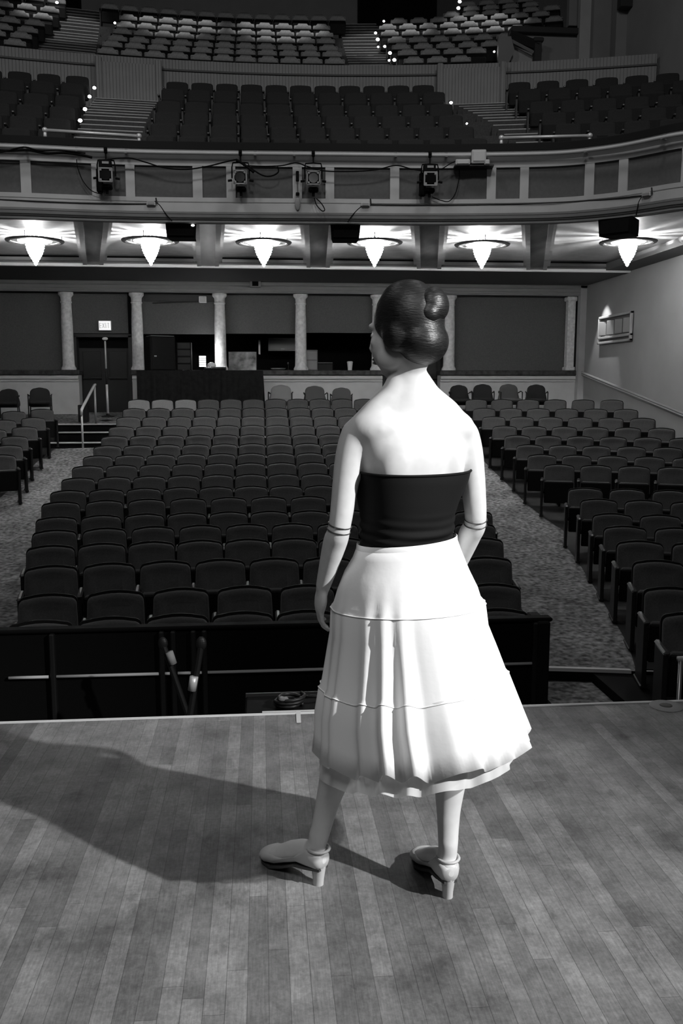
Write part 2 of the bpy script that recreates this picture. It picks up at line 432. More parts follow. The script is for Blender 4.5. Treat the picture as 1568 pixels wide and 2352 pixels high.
door(2, 876, 1012, 'dark doorway hidden behind the standing woman')
struct(MB().box((-.3, YB-.02, (zent0+zent1)/2), (XW-XL+1.6, .2, zent1-zent0)).box((-.3, YB-.12, zent0+.06), (XW-XL+1.6, .1, .06), b=.015).box((-.3, YB-.14, zent1-.06), (XW-XL+1.6, .16, .1), b=.02).build('trim_entablature', 'entab'))
struct(MB().box((-.5, YB+2.6, 2.4), (19, .1, 4.2)).build('wall_booth_back', 'black'))
struct(MB().box((bx(303)-.05, YB+1.4, 2.4), (.1, 2.2, 4)).build('wall_booth_side', 'black'))
struct(MB().box((bx(590), YB+1.3, zc-.03), (bx(862)-bx(318), 1.6, .06)).build('trim_booth_shelf', 'black'))
# columns (round shafts on the coping)
for k, x in enumerate(ctx):
    X = bx(x+3 if x < 300 else x, 845, YB+.18)
    h = zent0-zc
    pr = [(.19, 0), (.19, .05), (.17, .08), (.155, .12), (.15, .3), (.145, .6*h), (.13, h-.3), (.132, h-.27), (.145, h-.26), (.145, h-.23), (.132, h-.22), (.14, h-.12), (.18, h-.07), (.19, h-.06), (.19, h)]
    struct(MB().lathe(pr, (X, YB+.18, zc), 20).build('column', 'column', smooth='angle'), 'pale stone column, %s from the far left along the back coping' % ORD[k], 'column')
X = bx(1306, 845, YB+.18); h = zent0-zc
struct(MB().box((X, YB+.2, zc+h/2), (.2, .2, h)).box((X, YB+.2, zc+.05), (.28, .28, .1), b=.02).box((X, YB+.2, zc+h-.06), (.28, .28, .12), b=.02).build('pilaster', 'column'))
# ------------------------------------------------------------------ balcony front curve
ZR = 5.12
cpx = [(0, 331), (200, 341), (400, 347), (784, 351), (1000, 353), (1200, 350.5), (1294, 347), (1364, 340), (1435, 330), (1505, 316), (1568, 303)]
cvp = [Vector((-9.5, 12.6)), Vector((-7.6, 13.9)), Vector((-5.6, 14.75))]+[atZ(x, y, ZR).xy for x, y in cpx]+[Vector((6.75, 12.75)), Vector((7.3, 11.6)), Vector((7.75, 10.2)), Vector((8.6, 7.8))]
def catmull(P, n=8):
    out = []
    for i in range(len(P)-1):
        a, b, c, d = P[max(i-1, 0)], P[i], P[i+1], P[min(i+2, len(P)-1)]
        for k in range(n):
            t = k/n
            out.append(.5*((2*b)+(c-a)*t+(2*a-5*b+4*c-d)*t*t+(3*b-a-3*c+d)*t**3))
    out.append(P[-1]); return out
CV = catmull(cvp)
for _ in range(6): CV = [CV[0]]+[(CV[i-1]+2*CV[i]+CV[i+1])/4 for i in range(1, len(CV)-1)]+[CV[-1]]
NRM = []
for i in range(len(CV)):
    t = (CV[min(i+1, len(CV)-1)]-CV[max(i-1, 0)]).normalized(); NRM.append(Vector((t.y, -t.x)))
def cvat(X, off=0, z=0):
    for i in range(len(CV)-1):
        if CV[i].x <= X <= CV[i+1].x:
            t = (X-CV[i].x)/(CV[i+1].x-CV[i].x); p = CV[i].lerp(CV[i+1], t); n = NRM[i].lerp(NRM[i+1], t)
            return Vector((p.x+n.x*off, p.y+n.y*off, z)), math.atan2(n.x, -n.y)
def cvpx(x, z, y=None):      # X on the curve seen at image column x at height z
    best = None
    for i in range(len(CV)):
        px = proj((CV[i].x, CV[i].y, z))[0]
        if best is None or abs(px-x) < best[0]: best = (abs(px-x), i)
    i = best[1]; lo, hi = CV[max(i-1, 0)].x, CV[min(i+1, len(CV)-1)].x
    for _ in range(30):
        mid = (lo+hi)/2; p = cvat(mid, 0, z)[0]
        if proj(p)[0] < x: lo = mid
        else: hi = mid
    return (lo+hi)/2
def sweep(prof, closed=True, i0=0, i1=None):
    rings = [[(CV[i].x+NRM[i].x*o, CV[i].y+NRM[i].y*o, z) for o, z in prof] for i in range(i0, (i1 or len(CV)))]
    return MB().loft(rings)
struct(sweep([(-.12, 4.08), (0, 4.08), (0, 5.06), (-.12, 5.06)]).build('wall_balcony_front', 'fascia_panel', smooth=False), 'curved balcony front with grey inset panels', 'balcony front')
struct(sweep([(-.2, 5.12), (-.2, 5.23), (.06, 5.25), (.14, 5.22), (.14, 5.12)]).build('trim_balcony_cap', 'cap'), 'dark padded top rail of the balcony')
struct(sweep([(0, 5.12), (.12, 5.12), (.12, 5.06), (.09, 5.03), (.05, 4.99), (.04, 4.89), (0, 4.89)]).build('trim_balcony_cornice', 'fascia'))
struct(sweep([(0, 4.41), (.04, 4.41), (.04, 4.345), (.025, 4.335), (.025, 4.325), (.055, 4.315), (.055, 4.19), (.04, 4.16), (0, 4.16)]).build('trim_balcony_base', 'fascia'))
struct(sweep([(0, 4.16), (.035, 4.155), (.02, 4.11), (-.02, 4.08), (-.02, 4.04), (-.16, 4.04), (-.16, 4.16)]).build('trim_balcony_moulding', 'entab'))
stl = [(-152, -130), (-70, -48), (48, 72), (211, 238), (289, 310), (443, 465), (520, 541), (672, 693), (747, 767), (895, 916), (969, 990), (1117, 1138), (1193, 1213), (1343, 1365), (1422, 1443), (1565, 1590)]
for a, b in stl:
    if a < -100: continue
    xa, xb = cvpx(a, 4.64), cvpx(b, 4.64)
    c, an = cvat((xa+xb)/2, .012, 4.65); w = (cvat(xb)[0]-cvat(xa)[0]).length
    struct(MB().box((0, 0, 0), (w, .05, .52)).build('trim_balcony_stile', 'fascia', loc=c, rot=(0, 0, an)))
# soffit
YS = 20.75
ZP, ZB = 4.31, 4.10
def cvY(X):
    r = cvat(min(max(X, -9.4), 8.5)); return r[0].y
rows = [[(x, cvY(x)-.02, ZP) for x in xs], [(x, YS+.1, ZP) for x in xs]]
struct(MB().grid(rows).build('ceiling_soffit', 'soffit'), 'coffered soffit under the balcony', 'soffit')
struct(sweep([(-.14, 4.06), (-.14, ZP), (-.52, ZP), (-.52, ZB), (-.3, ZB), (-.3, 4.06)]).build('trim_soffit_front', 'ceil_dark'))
bt = [(-95, -30), (178, 250), (445, 508), (697, 768), (950, 1022), (1205, 1272)]
bb = [(-78, -28), (190, 238), (452, 503), (703, 758), (956, 1014), (1208, 1258)]
for (a, b), (c, d) in zip(bt, bb):
    P = [atZ(a, 516, ZB), atZ(b, 516, ZB), atZ(d, 603, ZB), atZ(c, 603, ZB)]
    dl, dr = (P[3]-P[0]).normalized(), (P[2]-P[1]).normalized()
    P[0] -= dl*(P[0].y-cvY(P[0].x)-.3)/dl.y; P[1] -= dr*(P[1].y-cvY(P[1].x)-.3)/dr.y
    P[3] += dl*(YS-P[3].y)/dl.y; P[2] += dr*(YS-P[2].y)/dr.y
    beam = struct(MB().loft([[tuple(p) for p in P], [tuple(p+Vector((0, 0, .2))) for p in P]]).build('beam', 'beam'), 'veined dark beam across the soffit')
    for s, e, dd in ((P[0], P[3], 1), (P[1], P[2], -1)):
        sd = Vector((dd, 0, 0))
        mm = MB()
        mm.loft([[tuple(q+sd*.0+Vector((0, 0, -.015))), tuple(q+sd*.09+Vector((0, 0, -.015))), tuple(q+sd*.09+Vector((0, 0, .02))), tuple(q+Vector((0, 0, .02)))] for q in (s, e)])
        mm.build('trim_beam_edge', 'soffit', beam)
        mm = MB()
        o = -dd
        mm.loft([[tuple(q+Vector((o*.0, 0, .08))), tuple(q+Vector((o*.07, 0, .08))), tuple(q+Vector((o*.07, 0, .15))), tuple(q+Vector((0, 0, .15)))] for q in (s, e)])
        mm.build('trim_coffer_edge', 'soffit', beam)
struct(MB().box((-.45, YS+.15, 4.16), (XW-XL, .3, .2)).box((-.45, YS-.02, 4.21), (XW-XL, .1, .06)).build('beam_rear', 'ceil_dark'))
struct(MB().box((-.45, YS-.03, 4.095), (XW-XL, .09, .075), b=.015).build('trim_soffit_rear', 'bright_trim'), 'pale moulding catching the lamp light along the soffit')
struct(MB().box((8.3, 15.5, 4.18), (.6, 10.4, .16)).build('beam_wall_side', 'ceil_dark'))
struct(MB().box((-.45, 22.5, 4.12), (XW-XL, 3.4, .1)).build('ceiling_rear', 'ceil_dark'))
# ------------------------------------------------------------------ mezzanine terraces
MR, MX0 = 26.0, -.38
MYR = [15.84+.8*i for i in range(6)]
mpx = [(1124, 316), (1093, 289), (1067, 263), (1044, 238), (1026, 210), (692, 196)]
def solvez(x, y, Y0, R, X0):
    Y = Y0
    for _ in range(6):
        p = atY(x, y, Y); Y = arcY(Y0, p.x, R, X0)
    return p.z
MZ = [solvez(x, y, Y0, MR, MX0) for (x, y), Y0 in zip(mpx, MYR)]
def terrace(Ys, Zs, depth, front, R, X0, x0, x1, name, m, mid, lab):
    X = [x0+(x1-x0)*i/24 for i in range(25)]
    rows = []
    zprev = Zs[0]-.72
    rows.append([(x, front(x), zprev) for x in X])
    for i, (Y, z) in enumerate(zip(Ys, Zs)):
        f = z-.72; y = Y-depth*.55
        if i:
            rows.append([(x, arcY(y, x, R, X0), zprev) for x in X]); rows.append([(x, arcY(y, x, R, X0), f) for x in X])
        zprev = f
    rows.append([(x, arcY(Ys[-1]+depth*1.1, x, R, X0), zprev) for x in X])
    return struct(MB().grid(rows).build(name, m), lab, 'floor')
terrace(MYR, MZ, .8, lambda x: cvY(x)+.1, MR, MX0, XL, XW, 'floor_mezzanine', 'terrace', .8, 'dark carpeted mezzanine terraces')
# aisle stairs
def stairs(e0, e1, Ys, Zs, depth, R, X0, n, zend, nend):
    """e0/e1 = (Y, left px, right px, px row): flight edges seen near its foot and head"""
    ys = []; zs = []
    for i in range(len(Ys)):
        f = Zs[i]-.72; g = (Zs[i+1]-.72) if i < len(Ys)-1 else f
        m_ = n if i < len(Ys)-1 else 1
        for k in range(m_): ys.append(Ys[i]-depth*.55+depth*k/n); zs.append(f+(g-f)*k/n)
    y0, z0 = ys[-1], zs[-1]
    for k in range(1, nend+1): ys.append(y0+depth/n*k); zs.append(z0+(zend-z0)*k/nend)
    A, B = [(atY(e[1], e[3], e[0]).x, atY(e[2], e[3], e[0]).x, e[0]) for e in (e0, e1)]
    mm = MB(); nn = MB()
    for y, z in zip(ys, zs):
        c = (A[0]+A[1])/2; Y = arcY(y, c, R, X0); t = (Y-A[2])/(B[2]-A[2])
        a = A[0]+(B[0]-A[0])*t; b = A[1]+(B[1]-A[1])*t; w = b-a; c = (a+b)/2; Y = arcY(y, c, R, X0); sl = -math.atan((c-X0)/R)
        mm.box((c, Y+depth/n*.6, z-.14), (w, depth/n*1.2, .3), rot=(0, 0, sl))
        nn.box((c, Y+.03, z+.012), (w, .06, .03), rot=(0, 0, sl))
    o = struct(mm.build('floor_aisle_stairs', 'terrace')); struct(nn.build('trim_stair_nosing', 'step', o))
stairs((18.0, 186, 332, 320), (20.6, 222, 364, 205), MYR, MZ, .8, MR, MX0, 3, 7.46, 4)
stairs((18.0, 1124, 1226, 322), (20.6, 1022, 1146, 218), MYR, MZ, .8, MR, MX0, 3, 7.46, 4)
# divider wall between mezzanine and gallery
DR, DX0, DY = 26.2, .09, 20.91
zdc = 8.25; zdt = 8.47
def dwall(x0, x1, off, z0, z1, name, m, th=.12):
    X = [x0+(x1-x0)*i/16 for i in range(17)]
    return struct(MB().loft([[(x, arcY(DY, x, DR, DX0)+off, z0), (x, arcY(DY, x, DR, DX0)+off+th, z0), (x, arcY(DY, x, DR, DX0)+off+th, z1), (x, arcY(DY, x, DR, DX0)+off, z1)] for x in X]).build(name, m))
tag(dwall(XL, 8.5, 0, 6.6, zdt, 'wall_cross_aisle', 'boards'), 'boarded parapet wall behind the mezzanine', 'wall')
dwall(XL, 8.5, -.035, zdc-.015, zdc+.02, 'trim_parapet', 'ceil_dark', .05)
for a, b, y0, y1 in ((226, 364, 128, 205), (1011, 1144, 148, 216)):
    pa, pb = atY((a), y1, 20.35), atY(b, y1, 20.5)
    zt = atY((a+b)/2, y0, 20.4).z
    r0 = dwall(pa.x, pb.x, -.22, 7.42, zt-.1, 'wall_parapet_box', 'boards', .2)
    for e in (pa.x, pb.x):
        struct(MB().box((e, arcY(DY, e, DR, DX0)-.2, (zt+7.4)/2), (.13, .14, zt-7.4), b=.02).build('trim_box_post', 'boards', r0))
# ------------------------------------------------------------------ gallery
GR, GX0 = 26.0, .1
GYR = [22.3+.75*i for i in range(7)]
GZ = [solvez(657, y, Y0, GR, GX0) for y, Y0 in zip([134, 118, 104.5, 88.4, 73.7, 57.6, 36.7], GYR)]
terrace(GYR, GZ, .75, lambda x: arcY(DY, x, DR, DX0)+.1, GR, GX0, XL, 5.6, 'floor_gallery', 'terrace', .75, 'dark carpeted gallery terraces')
stairs((24.3, 92, 222, 128), (28.0, 166, 236, 52), GYR, GZ, .75, GR, GX0, 3, GZ[6]+.1, 5)
stairs((24.3, 798, 915, 158), (28.0, 776, 856, 90), GYR, GZ, .75, GR, GX0, 3, GZ[6]+.1, 5)
# gallery back wall with two dark doorways
Yg = 28.9
_xe = atY(1000, 60, Yg+.2).x
struct(MB().box(((_xe-10)/2, Yg+.2, 13), (_xe+10, .1, 7)).build('wall_gallery_back', 'upper_wall'))
for x0, x1, yb in ((122, 186, 42), (822, 1000, 84)):
    a, b = atY(x0, yb, Yg), atY(x1, yb, Yg)
    struct(MB().box(((a.x+b.x)/2, Yg, a.z+1.3), (b.x-a.x, .3, 2.6)).build('door_3', 'black'))
# gallery right: upper block terrace, side wall, pilasters
Yw = 22.15
def wbox(x0, x1, y0, y1, Y, d, name, m, par=None):
    a, b = atY(x0, y0, Y), atY(x1, y1, Y)
    return struct(MB().box(((a.x+b.x)/2, Y+d/2, (a.z+b.z)/2), (b.x-a.x, d, abs(a.z-b.z)), b=.01).build(name, m, par))
wbox(1176, 1345, 74, 168, Yw+.25, .15, 'wall_gallery_side', 'upper_wall')
wbox(1176, 1332, 58, 78, Yw+.1, .4, 'trim_gallery_cap', 'dark_trim')
wbox(1310, 1350, -60, 60, Yw+.5, .2, 'wall_gallery_side', 'upper_wall')
wbox(1336, 1353, -60, 168, Yw, .2, 'pilaster_gallery', 'white_wall')
wbox(1350, 1425, -60, 168, Yw+.12, .1, 'wall_gallery_corner', 'upper_wall')
wbox(1420, 1482, -60, 168, Yw-.6, .3, 'pilaster_gallery', 'upper_wall')
wbox(1460, 1484, -60, 160, Yw-.68, .1, 'trim_pilaster', 'white_wall')
wbox(1428, 1478, -40, 16, Yw-.9, .25, 'trim_bracket', 'dark_trim')
# ================================================================== SEATS
def outline(w, wt, z0, z1, rt, arch, rb=.03, n=6):
    """closed (x,z) outline: bottom corners radius rb, top corners radius rt, arched top"""
    p = []
    h = w/2; ht = wt/2
    for k in range(4):
        a = -PI/2+PI/2*k/3; p.append((h-rb+rb*math.cos(a), z0+rb+rb*math.sin(a)))
    p.append((h*.985, z0+(z1-z0)*.3)); p.append((ht+.004, z0+(z1-z0)*.6))
    for k in range(n):
        a = PI/2*k/(n-1); p.append((ht-rt+rt*math.cos(a), z1-arch-rt+rt*math.sin(a)))
    for k in range(1, 5):
        t = k/5; x = (ht-rt)*(1-2*t); q = x/(ht-rt); p.append((x, z1-arch*q*q))
    for k in range(n):
        a = PI/2+PI/2*k/(n-1); p.append((-ht+rt+rt*math.cos(a), z1-arch-rt+rt*math.sin(a)))
    p.append((-ht-.004, z0+(z1-z0)*.6)); p.append((-h*.985, z0+(z1-z0)*.3))
    for k in range(4):
        a = PI+PI/2*k/3; p.append((-h+rb+rb*math.cos(a), z0+rb+rb*math.sin(a)))
    return p
def cushion(out, y, th, lean, inset=.02, puff=.012):
    cx = 0; cz = sum(q[1] for q in out)/len(out)
    zs = [q[1] for q in out]; z0, z1 = min(zs), max(zs); w = max(q[0] for q in out); h = (z1-z0)/2
    def ring(s, yy):
        r = []
        for x, z in out:
            r.append((x*(1-s/w), yy+lean*((z-z1)/(z1-z0)), cz+(z-cz)*(1-s/h)))
        return r
    rs = [ring(.12, y-th/2-puff), ring(.06, y-th/2-puff*.8), ring(inset, y-th/2), ring(inset*.3, y-th/2+.012), ring(0, y), ring(inset*.3, y+th/2-.012), ring(inset, y+th/2)]
    return MB().loft(rs)
def make_seat(fab='fabric', label='', cat='theatre seat', name='theatre_seat', loc=(0, 0, 0)):
    t = empty(name, loc, label, cat)
    cushion(outline(.500, .478, .38, .825, .055, .020), -.03, .07, .11).build('backrest', fab, t, True)
    MB().loft([[(x, y+.11*((z-.84)/.46), z) for x, z in outline(.508, .492, .36, .843, .062, .022)] for y in (.004, .03)]).build('back_shell', 'black_plastic', t, 'angle')
    MB().box((0, -.235, .455), (.44, .07, .27), rot=(.22, 0, 0), b=.02).build('seat_cushion', fab, t)
    MB().box((0, -.285, .40), (.46, .035, .36), rot=(.16, 0, 0), b=.012).build('seat_pan', 'black_plastic', t)  # black pan, lengthened downward to stand in for shade under the seat
    for s in (-1, 1):
        if s > 0: continue
        MB().box((-.266, -.2, .60), (.052, .36, .034), b=.015).build('armrest', 'arm', t)
        MB().box((-.266, -.19, .30), (.04, .32, .58), b=.008).box((-.266, -.17, .015), (.06, .34, .03), b=.008).build('standard', 'iron', t)
    return t
def make_end(fab='fabric'):
    t = make_seat(fab)
    MB().box((.266, -.2, .60), (.052, .36, .034), b=.015).build('armrest', 'arm', t)
    MB().box((.266, -.19, .30), (.04, .32, .58), b=.008).box((.266, -.17, .015), (.06, .34, .03), b=.008).build('standard', 'iron', t)
    return t
proto, proto_end = make_seat(), make_end()
pale = make_seat('fabric_pale')  # same seat in the brighter tone that stands for local light
used = {}
def place(p, loc, rz, label, group):
    if id(p) not in used:
        used[id(p)] = 1
        p.location = loc; p.rotation_euler = (0, 0, rz); p['label'] = label; p['group'] = group; return p
    return dup(p, loc, rz, label, group)
def solveX(px, y0, z, R, X0):
    X = 0
    lo, hi = -14, 14
    for _ in range(50):
        X = (lo+hi)/2
        if proj((X, arcY(y0, X, R, X0), z))[0] < px: lo = X
        else: hi = X
    return X
LXP = [92, 110, 117, 116, 125, 129, 139, 156, 179, 201, 224, 246, 262, 278, 294, 307, 318]
RXE = {0: 2.155, 1: 2.34, 2: 2.5, 3: 2.65, 4: 2.79, 5: 2.975, 6: 3.1}
def vis(X, Y, z, m=110):
    x, y = proj((X, Y, z)); return -m < x < 1568+m
rowname = lambda i: 'front row' if i == 0 else ('back row' if i == 16 else ORD[i]+' row')
for i in range(17):
    xl = solveX(LXP[i], ORY[i], ORZ[i], OR, OX0)
    xr = RXE.get(i, 3.2)
    n = round((xr-(xl-.265))/.535); pit = (xr-.265-xl)/(n-1)
    for k in range(n):
        X = xl+pit*k; Y = arcY(ORY[i], X); rz = -math.atan((X-OX0)/OR)
        px = proj((X, Y, ORZ[i]))[0]
        pl = (i == 16 and k < 3)
        p = pale if pl else (proto_end if k == n-1 else proto)
        lab = '%s upholstered seat, centre block, %s from the stage, %s from the exit-stair aisle' % ('pale' if pl else 'dark', rowname(i), ORD[k])
        place(p, (X, Y, ORZ[i]-.84), rz, lab, 'centre block theatre seats')
RPX = {16: 1094, 15: 1112, 14: 1134, 13: 1159, 12: 1188, 11: 1217, 10: 1244.6, 9: 1284, 7: 1344, 6: 1375, 5: 1406, 4: 1435, 3: 1469, 2: 1511}
for i in range(17):
    if i == 8: continue
    xl = solveX(RPX[i], ORY[i], ORZ[i], OR, OX0) if i in RPX else {1: 3.62, 0: 3.40}[i]
    for k in range(6):
        X = xl+.552*k; Y = arcY(ORY[i], X); rz = -math.atan((X-OX0)/OR)
        if not vis(X, Y, ORZ[i], 150) or X > 8.3: break
        lab = 'dark seat of the wall-side block, %s from the stage, %s from the aisle' % (rowname(i), ORD[k])
        place(proto_end if k == 5 else proto, (X, Y, ORZ[i]-.84), rz, lab, 'wall-side theatre seats')
for i in range(8, 17):
    pxr = {16: 95, 15: 75, 14: 55, 13: 32, 12: 18, 11: 1}.get(i)
    xr = solveX(pxr, ORY[i], ORZ[i]-.05, OR, OX0) if pxr is not None else -4.95
    for k in range(6):
        X = xr-.55*k; Y = arcY(ORY[i], X); rz = -math.atan((X-OX0)/OR)
        if not vis(X, Y, ORZ[i], 130): break
        lab = 'dark seat of the far left block, %s from the stage, %s from the stair' % (rowname(i), ORD[k])
        place(proto_end if k == 0 else proto, (X, Y, floorz(X, Y)), rz, lab, 'far left theatre seats')
# dark floor patches under the three blocks of seats
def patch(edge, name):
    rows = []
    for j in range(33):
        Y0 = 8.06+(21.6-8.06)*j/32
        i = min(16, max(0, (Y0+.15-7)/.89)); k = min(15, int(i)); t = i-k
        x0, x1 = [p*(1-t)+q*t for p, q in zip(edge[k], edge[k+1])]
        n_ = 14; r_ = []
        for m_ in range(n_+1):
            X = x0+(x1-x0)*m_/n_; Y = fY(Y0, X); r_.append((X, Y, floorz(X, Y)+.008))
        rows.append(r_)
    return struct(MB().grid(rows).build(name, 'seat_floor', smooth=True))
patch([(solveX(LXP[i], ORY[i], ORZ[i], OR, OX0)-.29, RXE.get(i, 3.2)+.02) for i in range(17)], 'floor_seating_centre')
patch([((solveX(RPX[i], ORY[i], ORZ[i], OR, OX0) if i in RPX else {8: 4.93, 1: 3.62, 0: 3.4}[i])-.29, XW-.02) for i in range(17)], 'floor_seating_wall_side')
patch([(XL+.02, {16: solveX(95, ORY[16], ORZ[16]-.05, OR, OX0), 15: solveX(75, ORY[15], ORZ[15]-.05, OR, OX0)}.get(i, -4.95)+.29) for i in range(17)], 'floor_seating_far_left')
# mezzanine
def make_mez():
    t = empty('mezzanine_seat', (0, 0, 0), '', 'mezzanine seat')
    cushion(outline(.475, .445, .26, .705, .05, .012), -.03, .08, .10).build('backrest', 'fabric_up', t, True)
    MB().box((0, -.23, .32), (.44, .12, .28), rot=(.25, 0, 0), b=.03).build('seat_cushion', 'fabric_up', t)
    MB().box((-.262, -.18, .49), (.05, .3, .035), b=.012).build('armrest', 'arm', t)
    MB().box((-.262, -.16, .24), (.035, .22, .47)).build('standard', 'iron', t)
    return t
mez = make_mez()
ML = [331, 341, 351, 356, 366, 378]; MRr = [1124, 1093, 1067, 1044, 1026, 1000]
mrow = lambda i: 'rail row' if i == 0 else ('parapet row' if i == 5 else ORD[i]+' row')
for i in range(6):
    xl = solveX(ML[i], MYR[i], MZ[i], MR, MX0); xr = solveX(MRr[i], MYR[i], MZ[i], MR, MX0); w = (xr-xl)/11
    for k in range(11):
        X = xl+w*(k+.5); Y = arcY(MYR[i], X, MR, MX0)
        place(mez, (X, Y, MZ[i]-.72), -math.atan((X-MX0)/MR), 'black seat, middle mezzanine block, %s up from the rail, %s from the lit stair' % (mrow(i), ORD[k]), 'middle mezzanine seats')
for i in range(6):
    xr = solveX(210-10*(5-i), MYR[i], MZ[i], MR, MX0)
    for k in range(6):
        X = xr-.55*(k+.5); Y = arcY(MYR[i], X, MR, MX0)
        if not vis(X, Y, MZ[i], 60): break
        place(mez, (X, Y, MZ[i]-.72), -math.atan((X-MX0)/MR), 'black seat, far left mezzanine block, %s above the rail, %s off the stair' % (mrow(i), ORD[k]), 'far left mezzanine seats')
for i in range(6):
    xl = solveX([1300, 1265, 1235, 1208, 1182, 1160][i], MYR[i], MZ[i], MR, MX0)
    for k in range(8):
        X = xl+.565*(k+.5); Y = arcY(MYR[i], X, MR, MX0)
        if not vis(X, Y, MZ[i], 60) or X > 8.35: break
        if Y-.5 < cvat(min(X, 8.5))[0].y: continue
        place(mez, (X, Y, MZ[i]-.72), -math.atan((X-MX0)/MR), 'black mezzanine seat near the side wall, %s above the rail, %s from the steps' % (mrow(i), ORD[k]), 'wall-side mezzanine seats')
# gallery
def make_gal():
    t = empty('gallery_seat', (0, 0, 0), '', 'gallery seat')
    cushion(outline(.48, .47, .575, .705, .022, .006, rb=.02), -.03, .08, .05, .014, .006).build('backrest', 'fabric_gal', t, True)
    cushion(outline(.47, .47, .25, .58, .04, .0), -.06, .05, .09).build('lower_back', 'black_plastic', t, True)
    MB().box((0, -.24, .30), (.45, .10, .28), rot=(.28, 0, 0), b=.03).build('seat_cushion', 'fabric_up', t)
    MB().box((-.262, -.2, .48), (.04, .28, .03), b=.012).box((-.262, -.16, .24), (.03, .2, .47)).build('arm_frame', 'iron', t)
    return t
gal = make_gal()
GL = [220, 231, 244, 256, 265, 271, 229]; GRr = [794, 787, 778, 771, 767, 760, 796]
grow = lambda i: 'parapet row' if i == 0 else ORD[i]+' row'
for i in range(7):
    xl = solveX(GL[i], GYR[i], GZ[i], GR, GX0); xr = solveX(GRr[i], GYR[i], GZ[i], GR, GX0); n = 13 if i == 6 else 11; w = (xr-xl)/n
    for k in range(n):
        X = xl+w*(k+.5); Y = arcY(GYR[i], X, GR, GX0)
        place(gal, (X, Y, GZ[i]-.72), -math.atan((X-GX0)/GR), '%s gallery seat, middle block, %s above the parapet, %s from the broad stair' % ('unlit' if i == 6 else 'light-topped', grow(i), ORD[k]), 'middle gallery seats')
for i in range(7):
    xr = solveX([65, 78, 92, 107, 125, 140, 155][i], GYR[i], GZ[i], GR, GX0)
    for k in range(4):
        X = xr-.55*(k+.5); Y = arcY(GYR[i], X, GR, GX0)
        if not vis(X, Y, GZ[i], 50): break
        place(gal, (X, Y, GZ[i]-.72), -math.atan((X-GX0)/GR), 'gallery seat, far left block, %s above the parapet, %s from the stair' % (grow(i), ORD[k]), 'far left gallery seats')
GY2 = GYR+[GYR[-1]+.75*k for k in (1, 2, 3)]; GZ2 = [g for g in GZ]
gyp = [134, 116, 103, 88, 73, 59, 45, 30, 16, 5]
gst = [(949.6, 3), (935.6, 4), (921, 5), (911, 6), (895, 7), (890, 10), (916, 10), (1036, 7), (1083, 6), (1075, 6)]
GZ2 = []
for i in range(10):
    x = gst[i][0]; Y = GY2[i]; GZ2.append(solvez(x, gyp[i], Y, GR, GX0))
X2 = [solveX(850, GY2[0], GZ2[0], GR, GX0), XW-.4]
terrace(GY2, GZ2, .75, lambda x: arcY(GY2[0]-.6, x, GR, GX0), GR, GX0, 2.6, 5.8, 'floor_gallery_side', 'terrace', .75, 'side terraces of the gallery')
terrace(GY2[5:], GZ2[5:], .75, lambda x: arcY(GY2[5]-.6, x, GR, GX0), GR, GX0, 5.8, XW-.1, 'floor_gallery_upper', 'terrace', .75, 'upper side terraces of the gallery')
struct(MB().box((6, 31, 15), (10, .1, 8)).build('wall_gallery_far', 'upper_wall'))
for i, (px, n) in enumerate(gst):
    xl = solveX(px, GY2[i], GZ2[i], GR, GX0)
    for k in range(n):
        X = xl+.545*k; Y = arcY(GY2[i], X, GR, GX0)
        if X > 8.3: break
        place(gal, (X, Y, GZ2[i]-.72), -math.atan((X-GX0)/GR), 'gallery seat, block lined with stair lights, %s above the parapet, %s along' % (grow(i), ORD[k]), 'stair-light gallery seats')
# ================================================================== THINGS
for k, (x, y) in enumerate([(80, 553), (345, 553), (605, 557), (860, 557), (1107, 562), (1442, 556)]):
    p = atZ(x, y, 4.19)
    t = empty('ceiling_lamp', p, '', 'lamp', 'crystal lamps under the balcony')
    if k == 0:
        m1 = MB().lathe([(.455, .012), (.54, .012), (.545, 0), (.53, -.02), (.47, -.03), (.445, -.015), (.455, .012)], n=48)
        m1.f = m1.f[:-2]
        for q in range(3):
            a = q*2*PI/3+.4; m1.cyl((math.cos(a)*.5, math.sin(a)*.5, .01), (math.cos(a)*.5, math.sin(a)*.5, .11), .008, 6)
        m1 = m1.build('rim', 'dark_trim', t, 'angle')
        m2 = MB().lathe([(.05, .0), (.32, -.002), (.31, -.012), (.24, -.02), (.05, -.024)], n=32).build('glass_dish', 'lamp_dish', t, 'angle')
        pp = [(.01, -.02)]
        for j in range(9):
            z = -.025-.046*j; r = [.17, .172, .165, .152, .134, .112, .086, .058, .032][j]
            pp += [(r, z), (r*1.02, z-.02), (r*.9, z-.04)]
        pp.append((.004, -.46))
        m3 = MB().lathe(pp, n=20).build('crystal', 'lamp_glass', t)
        mm = MB(); rr = random.Random(3)
        for q in range(11):
            a = 2*PI*q/11+rr.uniform(-.16, .16); wq = rr.uniform(.02, .055)
            mm.box((.13*math.cos(a), .13*math.sin(a), .055), (.012, wq, .11), rot=(0, 0, a))
        m4 = mm.build('gallery_prisms', 'steel', t)  # opaque fins added to cast radial light streaks on the soffit
        LP = (m1, m2, m3, m4)
    else:
        for q in LP:
            c = q.copy(); COL.objects.link(c); c.parent = t
    t['label'] = 'lit tiered crystal ceiling lamp, %s from the far left under the balcony' % ORD[k]
